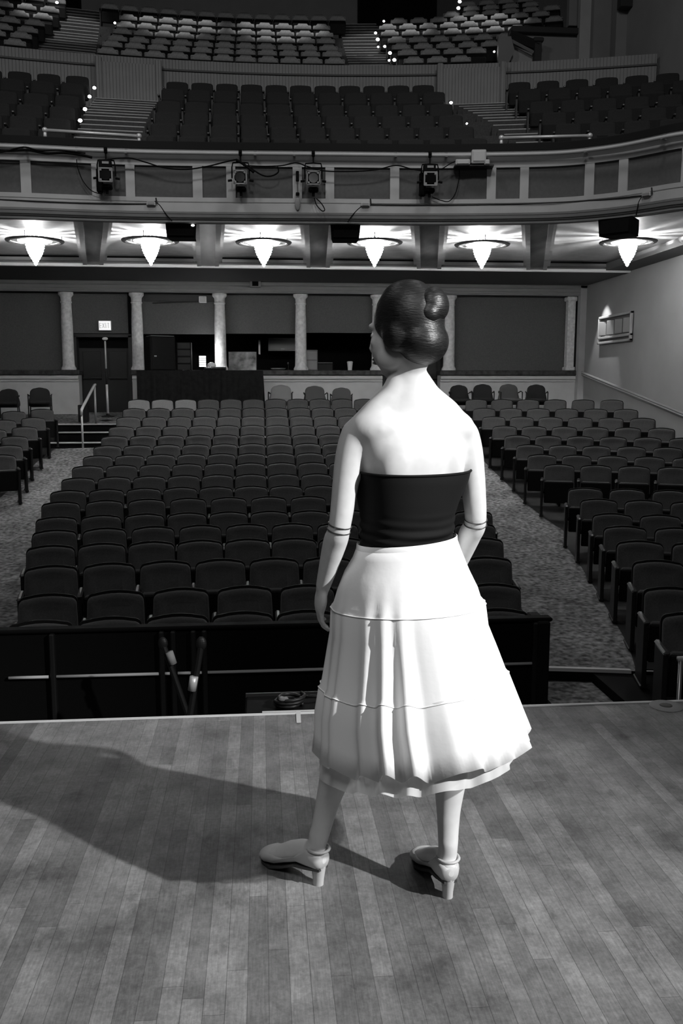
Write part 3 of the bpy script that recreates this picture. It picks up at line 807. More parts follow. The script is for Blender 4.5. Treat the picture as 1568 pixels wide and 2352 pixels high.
# ---- back-of-house table and what stands on it
YT = 22.85
def at(x, y, Y): return atY(x, y, Y)
a, b = at(314, 851, YT-.3), at(604, 851, YT-.3)
zt = a.z; zf = .66
t = empty('control_table', ((a.x+b.x)/2, YT, zf), 'tall control table draped in black cloth beside the exit door', 'table')
w = b.x-a.x
MB().box((0, 0, zt-zf-.02), (w, .7, .04), b=.01).build('tabletop', 'black', t)
n = 72; top = []; bot = []; mid = []
for i in range(n+1):
    x = -w/2+w*i/n; f = .02*math.sin(i*1.9)+.012*math.sin(i*.83+1)
    top.append((x, -.36, zt-zf+.005)); mid.append((x, -.37+f*.6, (zt-zf)*.6)); bot.append((x*1.0, -.38+f*1.4, .03))
back = [(x, y+.012, z) for x, y, z in top]
MB().grid([top, mid, bot]).grid([[(-w/2, -.36, zt-zf), (-w/2, .34, zt-zf)], [(-w/2, -.37, .03), (-w/2, .34, .03)]]).grid([[(w/2, -.36, zt-zf), (w/2, .34, zt-zf)], [(w/2+.05, -.37, .03), (w/2, .34, .03)]]).build('table_skirt', 'black_cloth', t, True)
for sx in (-1, 1):
    for s2 in (-1, 1): MB().cyl((sx*(w/2-.08), s2*.28, 0), (sx*(w/2-.08), s2*.28, zt-zf-.04), .02, 8).build('leg', 'iron', t)
def boxat(x0, x1, y0, y1, Y, d):      # centre and size of an upright box seen between those edges, front at Y
    p, q = at(x0, y0, Y), at(x1, y1, Y); return Vector(((p.x+q.x)/2, Y+d/2, (p.z+q.z)/2)), (q.x-p.x, d, p.z-q.z)
# speaker cabinet
c, s = boxat(326, 402, 771, 850.5, YT-.25, .5)
t = empty('speaker_cabinet', (c.x, c.y, zt), 'big black loudspeaker cabinet standing on the draped table', 'speaker', rz=.42)
h = s[2]; s = (s[0]*.84, .45, h)
MB().box((0, 0, h/2), (s[0], .5, h), b=.02).build('cabinet', 'black_plastic', t)
MB().box((.0, -.255, h/2), (s[0]*.86, .015, h*.94), b=.006).build('grille', 'black_plastic', t)
MB().box((-s[0]*.30, -.268, h*.42), (.06, .012, .03)).build('badge', 'steel', t)
MB().box((.02, 0, h+.008), (s[0]*.9, .42, .016), b=.006).build('lid_plate', 'entab', t)
# lit display, lamp dome, keyboard, papers, rack
c, s = boxat(457, 473, 817, 843, YT, .06)
t = empty('small_display', (c.x, YT+.03, zt), 'small bright striped display on the draped table', 'screen')
MB().box((0, 0, c.z-zt), (s[0]+.02, .05, s[2]+.02), b=.008).build('case', 'black_plastic', t)
mm = MB()
for k in range(5): mm.box((0, -.028, c.z-zt-s[2]/2+s[2]*(k+.5)/5), (s[0], .006, s[2]/5*.78))
mm.build('screen', 'bulb_dim', t)
MB().box((0, 0, .01), (.14, .12, .02), b=.006).build('stand', 'black_plastic', t)
c, s = boxat(476, 494, 828, 848, YT+.1, .2)
t = empty('desk_lamp', (c.x, YT+.15, zt), 'small round white desk lamp glowing next to the bright display', 'lamp')
MB().lathe([(.03, s[2]*.35), (.1, s[2]*.38), (.115, s[2]*.6), (.09, s[2]*.85), (.03, s[2])], n=16).build('shade', 'white_box', t, True)
MB().lathe([(.07, 0), (.07, .015), (.015, .03), (.012, s[2]*.4)], n=12).build('base', 'black_plastic', t)
c, s = boxat(468, 518, 840, 850, YT-.28, .25)
t = empty('control_desk', (c.x, YT-.12, zt), 'low black control desk at the front of the draped table', 'console')
MB().box((0, 0, .04), (s[0], .3, .08), rot=(.12, 0, 0), b=.012).build('body', 'black_plastic', t)
mm = MB()
for k in range(9): mm.box((-s[0]*.42+s[0]*.105*k, -.03, .086), (.02, .05, .012), rot=(.12, 0, 0))
mm.build('faders', 'arm', t)
for x0, x1, y, l in ((420, 437, 848, 'white paper sheet left of the bright display on the table'), (455, 468, 851, 'bright paper curling over the front table edge')):
    p, q = at(x0, y, YT-.2), at(x1, y, YT-.2)
    tag(MB().grid([[(p.x+(q.x-p.x)*i/4, YT-.33+.12*j, zt+.006+.012*math.sin(i*1.3+j)) for i in range(5)] for j in range(3)]).build('paper_sheet', 'white_box'), l, 'paper')
c, s = boxat(404, 440, 782, 848, YT+.15, .3)
t = empty('equipment_rack', (c.x, YT+.3, zt), 'dim rack of sound gear behind the loudspeaker cabinet', 'equipment rack')
MB().box((0, 0, s[2]/2), (s[0], .3, s[2]), b=.01).build('case', 'black_plastic', t)
for k in range(4):
    MB().box((0, -.155, s[2]*(k+.5)/4), (s[0]*.86, .02, s[2]*.2), b=.005).build('gear_unit', 'iron', t)
# booth clutter
Yb = YB+.25
c, s = boxat(525, 588, 805, 847, Yb+.2, .03)
t = empty('picture_board', (c.x, Yb+.25, zc), 'printed display board leaning behind the bright column on the coping', 'board')
MB().box((0, 0, s[2]/2), (s[0], .03, s[2]), rot=(-.08, 0, 0)).build('board', 'paper', t)
MB().box((.0, .02, s[2]/2), (s[0]+.03, .02, s[2]+.03), rot=(-.08, 0, 0)).build('frame', 'arm', t)
c, s = boxat(616, 690, 776, 806, Yb+1.3, .5)
t = empty('wall_cabinet', (c.x, c.y, c.z-s[2]/2), 'pale overhead cabinet inside the dark booth window', 'cabinet')
MB().box((0, 0, s[2]/2), (s[0], .5, s[2]), b=.01).build('body', 'white_wall', t)
MB().box((0, -.26, s[2]/2), (s[0]*.94, .02, s[2]*.86), b=.006).build('door', 'upper_wall', t)
MB().box((-.05, -.275, .05), (.1, .02, .03)).build('handle', 'steel', t)
MB().box((-s[0]/2-.25, 0, s[2]*.3), (.05, .3, s[2]*1.1)).build('bracket', 'steel', t)
c, s = boxat(706, 724, 800, 848, Yb+.6, .4)
t = empty('filing_cabinet', (c.x, c.y, zc), 'grey steel cabinet in the booth window right of a column', 'cabinet')
MB().box((0, 0, s[2]/2), (s[0]*1.6, .4, s[2]), b=.01).build('body', 'upper_wall', t)  # cabinet form added to stand in for a grey window reflection
for k in range(2): MB().box((0, -.205, s[2]*(.27+.46*k)), (s[0]*1.4, .015, s[2]*.4), b=.004).build('drawer', 'white_wall', t)
c, s = boxat(728, 765, 826, 848, Yb+.9, .3)
t = empty('booth_printer', (c.x, c.y, zc), 'low dim printer inside the booth window near the steel cabinet', 'printer')
MB().box((0, 0, s[2]*.4), (s[0], .3, s[2]*.8), b=.02).build('body', 'iron', t)
MB().box((0, -.1, s[2]*.84), (s[0]*.9, .2, .02)).build('tray', 'upper_wall', t)
c, s = boxat(797, 811, 825, 846, YB+.12, .1)
t = empty('paper_cup', (c.x, YB+.2, zc), 'white paper cup standing on the marble coping', 'cup')
MB().lathe([(.055, 0), (.075, s[2]*.86)], n=18).build('cup', 'white_box', t, 'angle'); MB().lathe([(.08, s[2]*.86), (.08, s[2]*.93), (.06, s[2])], n=18).build('lid', 'white_box', t, 'angle')
c, s = boxat(622, 656, 843, 849, YB, .3)
t = empty('metal_tray', (c.x, YB+.1, zc), 'shiny oval metal dish on the coping beside the draped table', 'dish')
MB().lathe([(.1, 0), (.17, .02), (.2, .05), (.19, .052), (.15, .03), (.01, .02)], n=24).build('dish', 'steel', t, True)
c, s = boxat(655, 668, 832, 848, YB+.05, .1)
t = empty('desk_microphone', (c.x, YB+.15, zc), 'small dark gooseneck microphone near the metal dish', 'microphone')
MB().lathe([(.05, 0), (.05, .015), (.01, .02)], n=12).build('base', 'iron', t); MB().tube([(0, 0, .02), (.01, 0, .1), (.0, -.02, s[2]*.9)], .008, 6).build('neck', 'iron', t); MB().ell((0, -.02, s[2]), (.022, .022, .03)).build('head', 'arm', t)
# emergency light, conduit, sensor, exit sign
c, s = boxat(456, 474, 680, 695, YB+.2, .1)
t = empty('emergency_light', (c.x, YB+.3, c.z-s[2]/2), 'square pale emergency light high on the booth wall', 'light')
MB().box((0, -.0, s[2]/2), (s[0], .17, s[2]), b=.012).build('housing', 'white_box', t)
MB().box((0, -.08, s[2]/2), (s[0]*.7, .02, s[2]*.7), b=.006).build('lens', 'grey_box', t)
p, q = at(350, 696, YB+.3), at(456, 692, YB+.3)
tag(MB().tube([p, q], .014, 6).build('wall_conduit', 'dark_trim'), 'thin dark conduit running to the square emergency light', 'conduit')
c, s = boxat(573, 599, 638, 659, YB-.35, .2)
t = empty('ceiling_sensor', (c.x, c.y, c.z-s[2]/2), 'small dark camera box hung under the rear ceiling', 'camera')
MB().box((0, 0, s[2]/2), (s[0], .2, s[2]), b=.015).build('housing', 'entab', t)
MB().box((0, -.105, s[2]*.45), (s[0]*.55, .02, s[2]*.7), b=.004).build('window', 'black', t)
MB().box((0, .05, s[2]+.1), (.05, .05, .2)).build('bracket', 'dark_trim', t)
c, s = boxat(226, 254, 737, 758, YB+.22, .08)
t = empty('exit_sign', (c.x, YB+.3, c.z-s[2]/2), 'lit exit sign above the dark double door', 'sign')
W, H = s[0], s[2]
MB().box((0, 0, H/2), (W+.03, .08, H+.03), b=.012).build('housing', 'grey_box', t)
MB().box((0, -.043, H/2), (W, .01, H), b=.004).build('face', 'exit', t)
mm = MB(); lw, lh, st_ = W*.15, H*.6, W*.06
def seg(x, z, w_, h_): mm.box((x, -.051, z), (w_, .006, h_))
x0 = -W*.345; z0 = H/2
seg(x0-lw/2, z0, st_, lh)
for dz in (-1, 0, 1): seg(x0, z0+dz*(lh-st_)/2, lw, st_)
x0 = -W*.115
for sg in (-1, 1): mm.box((x0, -.051, z0), (st_, .006, lh*1.06), rot=(0, sg*.42, 0))
seg(W*.09, z0, st_, lh)
seg(W*.3, z0, st_, lh); seg(W*.3, z0+(lh-st_)/2, lw*1.15, st_)
mm.build('lettering', 'exit_letter', t)
# pole by the door and stair handrail
pb, pt = at(248, 958, 22.2), at(241, 778, 22.2)
t = empty('floor_pole', (pb.x, 22.2, pb.z), 'thin pale pole with a bright knob standing before the exit door', 'pole')
d = pt-pb
MB().cyl((0, 0, .02), d*.42, .03, 10).build('lower_tube', 'metal', t, True)
MB().cyl(d*.42, d*.62, .024, 10).build('dark_sleeve', 'iron', t, True)
MB().cyl(d*.62, d*.97, .02, 10).build('upper_tube', 'metal', t, True)
MB().ell(d, (.07, .05, .04)).build('knob', 'white_box', t, True)
MB().lathe([(.16, 0), (.16, .02), (.05, .05), (.03, .09)], n=20).build('base', 'iron', t, 'angle')
p0, p1 = at(217, 884, 21.35), at(187, 941, 20.1)
t = empty('stair_handrail', (p0.x, 21.35, .57), 'pale pipe handrail sloping down the short stair', 'handrail')
o = Vector((p0.x, 21.35, .57))
MB().tube([p0-o+Vector((.0, .12, .0)), p0-o, p1-o, p1-o+Vector((0, -.02, -.12))], .032, 10).build('rail', 'metal', t, True)
for p, zb in ((p0, .575), (p1, .03)): MB().cyl(Vector((p.x, p.y, p.z))-o, Vector((p.x, p.y, zb))-o, .024, 10).build('post', 'metal', t, True)
c, s = boxat(176, 186, 935, 965, 21.3, .2)
tag(MB().box((c.x+.02, 21.75, .80), (.22, .2, .4), b=.01).build('equipment_box', 'iron'), 'small dark box at the head of the short stair', 'box')
# loose chairs on the landing
def make_chair():
    t = empty('loose_chair', (0, 0, 0), '', 'chair', 'loose chairs behind the last row')
    cushion(outline(.56, .47, .30, .82, .13, .02, rb=.08), -.02, .06, .08).build('backrest', 'fabric', t, True)
    MB().box((0, -.27, .43), (.5, .48, .08), b=.03).build('seat', 'fabric', t)
    for s in (-1, 1):
        MB().tube([(s*.27, -.45, 0), (s*.27, -.45, .62), (s*.28, -.2, .64), (s*.25, -.05, .60)], .014, 8).build('arm_leg', 'iron', t, True)
        MB().cyl((s*.25, .06, 0), (s*.22, -.06, .55), .014, 8).build('rear_leg', 'iron', t)
    return t
ch = make_chair()
chl = [(20, 893, 'dark', 'leftmost'), (91, 890, 'dark', 'nearest to the stair,'), (645, 884, 'light', ''), (722, 886, 'mid', ''), (784, 890, 'mid', ''), (1053, 884, 'dark', ''), (1108, 882, 'dark', ''), (1167, 882, 'mid', ''), (1231, 883, 'dark', '')]
labs = ['dark armchair against the pale wall, farther from the exit stair', 'dark armchair against the pale wall, nearer to the exit stair', 'pale armchair standing beside the black draped table', 'grey armchair second from the black draped table', 'small grey armchair third from the black draped table', 'dark armchair at the doorway end of the row of four', 'dark armchair second from the doorway in the row of four', 'grey armchair in the row of four dark chairs by the side wall', 'dark armchair standing apart nearest to the ribbed side wall']
M['chair_dark'] = mat('dark_chair_fabric', .03, .9, spec=.15); M['chair_mid'] = mat('grey_chair_fabric', .10, .9, spec=.15); M['chair_light'] = mat('pale_chair_fabric', .22, .9, spec=.15)
for k, ((x, y, tone, _), l) in enumerate(zip(chl, labs)):
    Yc = 22.75; p = at(x, y, Yc); zl_ = .57+(Yc-21.7)/(YB+.4-21.7)*.19
    r = ch if k == 0 else dup(ch, (0, 0, 0), 0, l)
    r.location = (p.x, Yc, zl_); r.rotation_euler = (0, 0, -.2*p.x/8+(.08 if k % 2 else -.06)); r['label'] = l
    sc = (p.z-zl_)/.82; r.scale = (sc*(1.08 if k < 5 else .98), sc, sc)
    for q in r.children:
        if q.name.split('.')[0] in ('backrest', 'seat'):
            q.data = q.data.copy(); q.data.materials[0] = M['chair_'+tone]
# ---- wall grille
X = XW-.01
P = [atX(1380, 731, X), atX(1456, 711, X), atX(1456, 783, X), atX(1380, 791, X)]
y0, y1 = P[0].y, P[1].y; za, zb = (P[2].z+P[3].z)/2, (P[0].z+P[1].z)/2
t = empty('wall_grille', (X, (y0+y1)/2, za), 'louvred air grille on the plaster side wall', 'air grille')
w = abs(y0-y1); h = zb-za
MB().box((-.01, 0, h/2), (.02, w, h)).build('backing', 'fascia_panel', t)
mm = MB()
for z in (.03, h-.03, h*.22): mm.box((-.04, 0, z), (.08, w, .06), b=.01)
for s in (-1, 1): mm.box((-.04, s*(w/2-.03), h/2), (.08, .06, h), b=.01)
mm.build('frame', 'white_wall', t)
for k in range(4): MB().box((-.035, -w/2+w*(k+.5)/4, h*.56), (.04, w/4*.62, h*.5), rot=(0, 0, .25), b=.01).build('louver', 'entab', t)
# ---- balcony fittings
def on(x, y, off, z=None):     # point on the balcony front at an image column, a little proud of it
    zz = z if z is not None else 4.6
    for _ in range(5):
        X = cvpx(x, zz); p, an = cvat(X, off, zz); q = proj(p)[1]
        zz += 0 if z is not None else (q-y)*p.y/FPX/1.05
    return Vector((p.x, p.y, zz)), an
for (xa, ya), (xb, yb), l in (((103, 299), (319, 313), 'pale pipe guard rail at the foot of the stair with lit seat ends'), ((1151, 317), (1354, 312), 'pale pipe guard rail near the curving end of the balcony')):
    pa, _ = on(xa, ya, -.08, 5.23); pb, _ = on(xb, yb, -.08, 5.23)
    za, zb = at(xa, ya, pa.y).z, at(xb, yb, pb.y).z
    t = empty('guard_rail', (pa.x, pa.y, 5.22), l, 'guard rail')
    o = Vector((pa.x, pa.y, 5.22))
    A = Vector((at(xa, ya, pa.y).x, pa.y, za))-o; B = Vector((at(xb, yb, pb.y).x, pb.y, zb))-o
    MB().cyl(A, B, .026, 10).build('rail', 'metal', t, True)
    for q in (A, B):
        MB().cyl(q, (q.x, q.y, 0), .028, 10).build('post', 'metal', t, True); MB().ell(q, (.045, .045, .045)).build('elbow', 'metal', t, True)
i0, i1 = 4, len(CV)-2
pts = [(CV[i].x+NRM[i].x*.2, CV[i].y+NRM[i].y*.2, 5.045) for i in range(i0, i1, 2)]
t = empty('lighting_pipe', pts[len(pts)//2], 'long pale lighting pipe along the balcony front', 'pipe')
o = Vector(pts[len(pts)//2])
MB().tube([Vector(p)-o for p in pts], .028, 8).build('pipe', 'fascia', t, True)
for x in (62, 178, 292, 587, 676, 906, 1022, 1350, 1535):
    p, an = on(x, 360, .1, 5.045)
    MB().box(p-o, (.035, .24, .05), rot=(0, 0, an)).box(p-o+Vector((math.sin(an)*.0, 0, .05)), (.05, .05, .06), rot=(0, 0, an)).build('pipe_bracket', 'entab', t)
def make_light(kind):
    t = empty('stage_light', (0, 0, 0), '', 'stage light', 'stage lights on the balcony front')
    MB().tube([(-.0, .0, .0), (0, 0, -.11)], .012, 8).box((0, -.0, .02), (.05, .07, .09), b=.01).box((0, -.05, .03), (.02, .03, .03)).build('clamp', 'black', t)
    MB().tube([(0, 0, -.12), (-.12, 0, -.13), (-.135, 0, -.2), (-.135, 0, -.36)], .012, 6).tube([(0, 0, -.12), (.12, 0, -.13), (.135, 0, -.2), (.135, 0, -.36)], .012, 6).build('yoke', 'black', t)
    b = MB().lathe([(.05, -.12), (.085, -.1), (.09, .0), (.075, .06), (.09, .1), (.09, .16)], n=20, mx=Matrix.Translation((0, .02, -.36)) @ Euler((PI/2+.12, 0, 0)).to_matrix().to_4x4()).build('body', 'black_plastic', t, 'angle')
    mm = MB()
    for k in range(4):
        a = k*PI/2+PI/4
        mm.box((math.cos(a)*.112, -.155, -.375+math.sin(a)*.112), (.045, .012, .045), b=.004)
    for k in range(4):
        a = k*PI/2
        mm.box((math.cos(a)*.097, -.155, -.375+math.sin(a)*.097), (.2 if k % 2 else .02, .012, .02 if k % 2 else .2))
    mm.build('color_frame', 'entab', t)
    MB().cyl((0, -.13, -.378), (0, -.168, -.380), .074, 24).build('lens', 'lens', t, 'angle')
    for s in (-1, 1): MB().cyl((s*.135, 0, -.39), (s*.20, 0, -.40), .018, 8).build('knob', 'black', t)
    MB().box((0, .03, -.52), (.16, .14, .07), b=.02).cyl((0, .02, -.55), (0, .02, -.62), .022, 8).build('lamp_cap', 'black', t)
    if kind:
        MB().box((-.01, -.02, -.2), (.19, .16, .13), b=.012).build('colour_scroller', 'black', t)
        MB().box((.0, -.105, -.185), (.1, .012, .035)).build('scroller_label', 'entab', t)
        MB().box((-.11, .06, -.42), (.1, .1, .36), b=.02).build('ballast', 'black', t)
    return t
LA, LB = make_light(1), make_light(0)
for k, (x, proto_l, l) in enumerate(((246, LA, 'black stage light with a boxed top over the second fascia post'), (554, LB, 'black stage light with a pale frame left of the paired fittings'), (719, LB, 'black stage light with a pale frame and hanging cable loop'), (984, LA, 'black boxed stage light hanging near the pale junction boxes'))):
    p, an = on(x, 350, .22, 5.03)
    r = proto_l if k < 2 else dup(proto_l, (0, 0, 0), 0, l)
    r['label'] = l; r.location = (p.x, p.y, 5.03); r.rotation_euler = (0, 0, an)
def cable(name, P, off, label, r=.009, m='black', drape=True):
    pts = []
    for x, y in P:
        q, an = on(x, y, off); pts.append(Vector(q))
    pts = [Vector((p.x, p.y, p.z)) for p in pts]
    out = []
    for i in range(len(pts)-1):
        a, b, c, d = pts[max(i-1, 0)], pts[i], pts[i+1], pts[min(i+2, len(pts)-1)]
        for k in range(6):
            t = k/6; out.append(.5*((2*b)+(c-a)*t+(2*a-5*b+4*c-d)*t*t+(3*b-a-3*c+d)*t**3))
    out.append(pts[-1])
    return tag(MB().tube(out, r, 6).build(name, m, None, True), label, 'cable')
cable('power_cable', [(-40, 340), (20, 346), (70, 345), (110, 352), (150, 351), (190, 356), (215, 362)], .24, 'thick black cable bundle taped along the pipe at the balcony end', .02)
cable('power_cable', [(-30, 352), (15, 349), (60, 338), (95, 346), (140, 345), (200, 352)], .26, 'looping thin cable crossing the thick bundle at the balcony end', .012)
cable('power_cable', [(178, 366), (180, 385), (192, 415), (212, 438), (236, 446)], .12, 'thin cable looping from the pipe to the boxed stage light', .007)
cable('power_cable', [(250, 366), (300, 363), (340, 373), (380, 385), (430, 389), (480, 382), (528, 370), (548, 366)], .25, 'cable sagging between the first two fascia stage lights', .011)
cable('power_cable', [(548, 368), (575, 385), (605, 403), (625, 404), (640, 395), (638, 383)], .22, 'short black cable loop hanging right of the second stage light', .012)
cable('power_cable', [(545, 368), (560, 376), (585, 396)], .24, 'fat black cable connector hanging over the second stage light', .022)
cable('power_cable', [(560, 380), (610, 382), (650, 380), (680, 374), (705, 382), (740, 392), (800, 394), (860, 390), (905, 380), (940, 388), (975, 394)], .25, 'long cable strung between the pale-framed and boxed stage lights', .010)
cable('power_cable', [(985, 394), (1010, 388), (1030, 376), (1048, 368)], .25, 'cable rising from the boxed stage light to the junction boxes', .008)
cable('power_cable', [(1053, 388), (1052, 412), (1045, 442), (1030, 462), (1010, 460), (990, 452)], .1, 'thin cable looping under the boxed light by the junction boxes', .007)
cable('power_cable', [(722, 455), (726, 470), (738, 484), (745, 482), (738, 468), (726, 456)], .18, 'small cable loop dangling below a pale-framed stage light', .008)
cable('base_conduit', [(-40, 456), (60, 461), (180, 466), (300, 468), (340, 468)], .06, 'dim conduit on the fascia ending at the first hanging speaker', .012, 'dark_trim')
cable('base_conduit', [(850, 470), (1000, 471), (1150, 469), (1300, 464), (1400, 457), (1480, 449)], .06, 'dim conduit on the fascia leading toward the side wall', .012, 'dark_trim')
cable('speaker_cable', [(356, 462), (368, 472), (382, 492), (396, 508)], .05, 'thin cable from the fascia box to the first hanging speaker', .009)
cable('speaker_cable', [(832, 472), (818, 484), (806, 498), (798, 510)], .05, 'thin cable from the fascia box to the middle hanging speaker', .009)
cable('speaker_cable', [(1478, 450), (1470, 465), (1467, 480), (1464, 494)], .05, 'thin cable from the fascia box to the speaker by the wall', .009)
for x, y, l in ((348, 468, 'small pale junction box on the fascia above the first speaker'), (838, 470, 'small pale junction box on the fascia above the middle speaker'), (1490, 447, 'small pale junction box on the fascia near the side wall')):
    p, an = on(x, y, .075)
    t = empty('junction_box', p, l, 'junction box', rz=an)
    MB().box((0, 0, 0), (.14, .05, .06), b=.008).build('box', 'fascia', t); MB().box((0, -.03, 0), (.1, .012, .04)).build('cover', 'entab', t); MB().cyl((.09, 0, .0), (.08, -.01, .09), .012, 8).build('connector', 'dark_trim', t)
for x0, x1, y0, y1, d, m, l, cat in ((1079, 1112, 347, 377, .16, 'fascia', 'pale upright junction box on the lighting pipe', 'junction box'), (1042, 1075, 369, 381, .18, 'fascia', 'pale low dimmer box left of the upright junction box', 'dimmer box'), (1108, 1120, 369, 381, .16, 'fascia', 'small pale box right of the upright junction box', 'junction box')):
    p, an = on((x0+x1)/2, (y0+y1)/2, .2); s = p.y/FPX/1.02
    t = empty('junction_box', p, l, cat, rz=an)
    MB().box((0, 0, 0), ((x1-x0)*s, d, (y1-y0)*s), b=.012).build('box', m, t)
    MB().box((0, -d/2-.006, 0), ((x1-x0)*s*.8, .012, (y1-y0)*s*.7), b=.004).build('cover', 'fascia', t)
    MB().cyl(((x1-x0)*s*.6, 0, -.02), ((x1-x0)*s*.2, 0, -.02), .022, 8).build('gland', 'black', t)
p, an = on(1085, 383, .14)
tag(MB().box((0, 0, 0), (.62, .2, .02)).build('fixture_shelf', 'dark_trim', loc=p, rot=(0, 0, an)), 'thin dark shelf under the pale boxes on the balcony front', 'shelf')
p, an = on(683, 405, .08)
t = empty('dangling_connector', p, 'dark cable connector hanging on the post between two pale-framed lights', 'connector', rz=an)
MB().box((0, 0, 0), (.05, .04, .16), b=.01).build('plug', 'black', t); MB().cyl((0, 0, -.05), (.01, 0, -.5), .008, 6).build('cord', 'arm', t); MB().box((.0, 0, -.27), (.06, .04, .05), b=.01).build('socket', 'black', t); MB().ell((0, 0, -.42), (.045, .02, .1)).build('tag', 'entab', t)
def hspk(x0, x1, y0, y1, l, led):
    X = cvpx((x0+x1)/2, 4.0); p, an = cvat(X, -.25, 4.0)
    a, b = at(x0, y0, p.y-.1), at(x1, y1, p.y-.1)
    w, h = b.x-a.x, a.z-b.z
    t = empty('hanging_speaker', ((a.x+b.x)/2, p.y+.1, b.z), l, 'speaker', 'speakers hung under the balcony', an)
    MB().loft([[(-w/2*.94, -.18, 0), (w/2*.9, -.18, 0), (w/2*.8, .2, 0), (-w/2*.8, .2, 0)], [(-w/2, -.2, h), (w/2, -.2, h), (w/2*.8, .2, h), (-w/2*.8, .2, h)]]).build('cabinet', 'black', t)
    MB().box((0, -.2, h*.5), (w*.82, .02, h*.8), rot=(-.05, 0, 0), b=.006).build('grille', 'black', t)
    MB().box((0, 0, h+.04), (w*.4, .06, .1)).build('bracket', 'iron', t)
    if led: MB().ell((w*.38, -.22, h*.75), (.03, .015, .018)).build('indicator', 'bulb_dim', t)
hspk(380, 453, 508, 546, 'black hanging speaker with a bright speck, left of the three', 1)
hspk(760, 829, 513, 550, 'black hanging speaker in the middle of the three', 0)
hspk(1396, 1474, 499, 539, 'black hanging speaker by the last ceiling lamp near the wall', 0)
# ---- aisle lights
def aisle(x, y, Y0, R, X0, l, big=1):
    Y = Y0
    for _ in range(5): p = at(x, y, Y); Y = arcY(Y0, p.x, R, X0)
    t = empty('aisle_light', p, l, 'aisle light', 'small seat-end stair lights')
    MB().ell((0, -.02, -.004), (.04*big, .03, .032*big), 10, 7).build('bulb', 'bulb', t, True)
    MB().box((0, .02, .03), (.09*big, .07, .02), b=.005).build('hood', 'black', t)
for k, (x, y, r) in enumerate(((217, 202, 5), (206, 222, 4), (195.5, 251, 2), (184.5, 277, 1))):
    aisle(x, y, MYR[r]-.2, MR, MX0, 'glowing mezzanine stair light, %s up from the guard rail' % ORD[3-k], .9)
aisle(1035, 236, MYR[4]-.3, MR, MX0, 'lone glowing stair light on the middle mezzanine block, upper', .8)
aisle(1071, 284, MYR[2]-.3, MR, MX0, 'faint stair light on the middle mezzanine block, lower', .45)
aisle(264, 53, GYR[4]-.3, GR, GX0, 'small lit stair light on the middle gallery block', .8)
aisle(131, 6, GYR[6]-.3, GR, GX0, 'lit stair light high on the far left gallery block', 1)
for k, (x, y, r, b) in enumerate(((920, 155, 0, 1.2), (905, 138, 1, 1.1), (895, 122, 2, 1.1), (883, 107, 3, .9), (867, 91, 4, 1.2), (862, 76, 5, .9), (881, 49, 6, .8))):
    aisle(x, y, GYR[r]-.45, GR, GX0, 'glowing gallery stair light, %s up from the parapet' % ORD[k], b)
for x, y, r, l in ((893, 139, 1, 'paler twin stair light beside the second gallery light'), (868, 108, 3, 'paler twin stair light beside the fourth gallery light')):
    aisle(x, y, GYR[r]-.3, GR, GX0, l, .7)
aisle(1052, 19, GY2[7]-.4, GR, GX0, 'lower of two bright stair lights on the top gallery stair', 1.3)
aisle(1055, 4, GY2[8]-.4, GR, GX0, 'upper of two bright stair lights on the top gallery stair', 1.3)
aisle(1134, 119, GYR[1]-.3, GR, GX0, 'single stair light beside the gallery banister', .6)
# ---- gallery banister
def ptw(x, y): return at(x, y, Yw-.05)
o = ptw(1232, 160)
t = empty('stair_banister', o, 'dark wooden banister with a newel post below the gallery', 'banister')
A, B = ptw(1170, 78)-o, ptw(1236, 104)-o
MB().tube([A, B], .1, 4).build('handrail', 'dark_trim', t)
w = .17; H = (ptw(1232, 96)-o).z
MB().box((0, 0, H/2), (w, .17, H), b=.01).build('newel_post', 'dark_trim', t)
MB().box((0, 0, H+.02), (w*1.45, .24, .1), b=.02).build('newel_cap', 'dark_trim', t)
MB().tube([ptw(1172, 92)-o, ptw(1225, 120)-o], .035, 4).build('lower_rail', 'entab', t)
P = [ptw(1143, 85)-o, ptw(1172, 85)-o, ptw(1180, 118)-o, ptw(1165, 150)-o, ptw(1143, 150)-o]
MB().prism([(p.x, p.z) for p in P], -.05, .06).build('side_panel', 'upper_wall', t)
c, s = boxat(1174, 1226, 100, 160, Yw+.15, .04)
MB().box(c-o, s).build('back_panel', 'white_wall', t)
# ---- pit barrier
Yp = 6.12
a, b = at(-30, 1462, Yp), at(1250, 1427, Yp+.1)
zt_ = (at(600, 1439, Yp).z); zb_ = -1.27
t = empty('pit_barrier', (0, Yp, zb_), 'long black pit barrier in front of the first row', 'barrier')
L_ = b.x-a.x; cx = (a.x+b.x)/2; hh = zt_-zb_
MB().box((cx, 0, hh/2), (L_, .06, hh), b=.01).build('panel', 'black', t)
MB().box((cx, -.01, hh+.015), (L_+.02, .1, .03), b=.01).build('cap', 'black', t)
zr = at(600, 1541, Yp-.06).z-zb_
for x0, x1 in ((25, 116), (134, 367), (381, 392), (410, 440), (452, 465), (478, 1218)):
    p, q = at(x0, 1540, Yp), at(x1, 1540, Yp)
    MB().cyl((p.x, -.06, zr), (q.x, -.06, zr), .011, 8).build('brass_rail', 'nosing', t, True)
for x in (125, 374, 400, 446, 471, 1228):
    p = at(x, 1500, Yp); MB().box((p.x, -.055, hh*.5), (.035 if x < 1000 else .08, .06, hh), b=.008).build('post', 'iron', t)
q = at(1238, 1500, Yp); MB().box((q.x, .05, hh/2), (.09, .3, hh+.02), b=.01).build('end_panel', 'black_plastic', t)
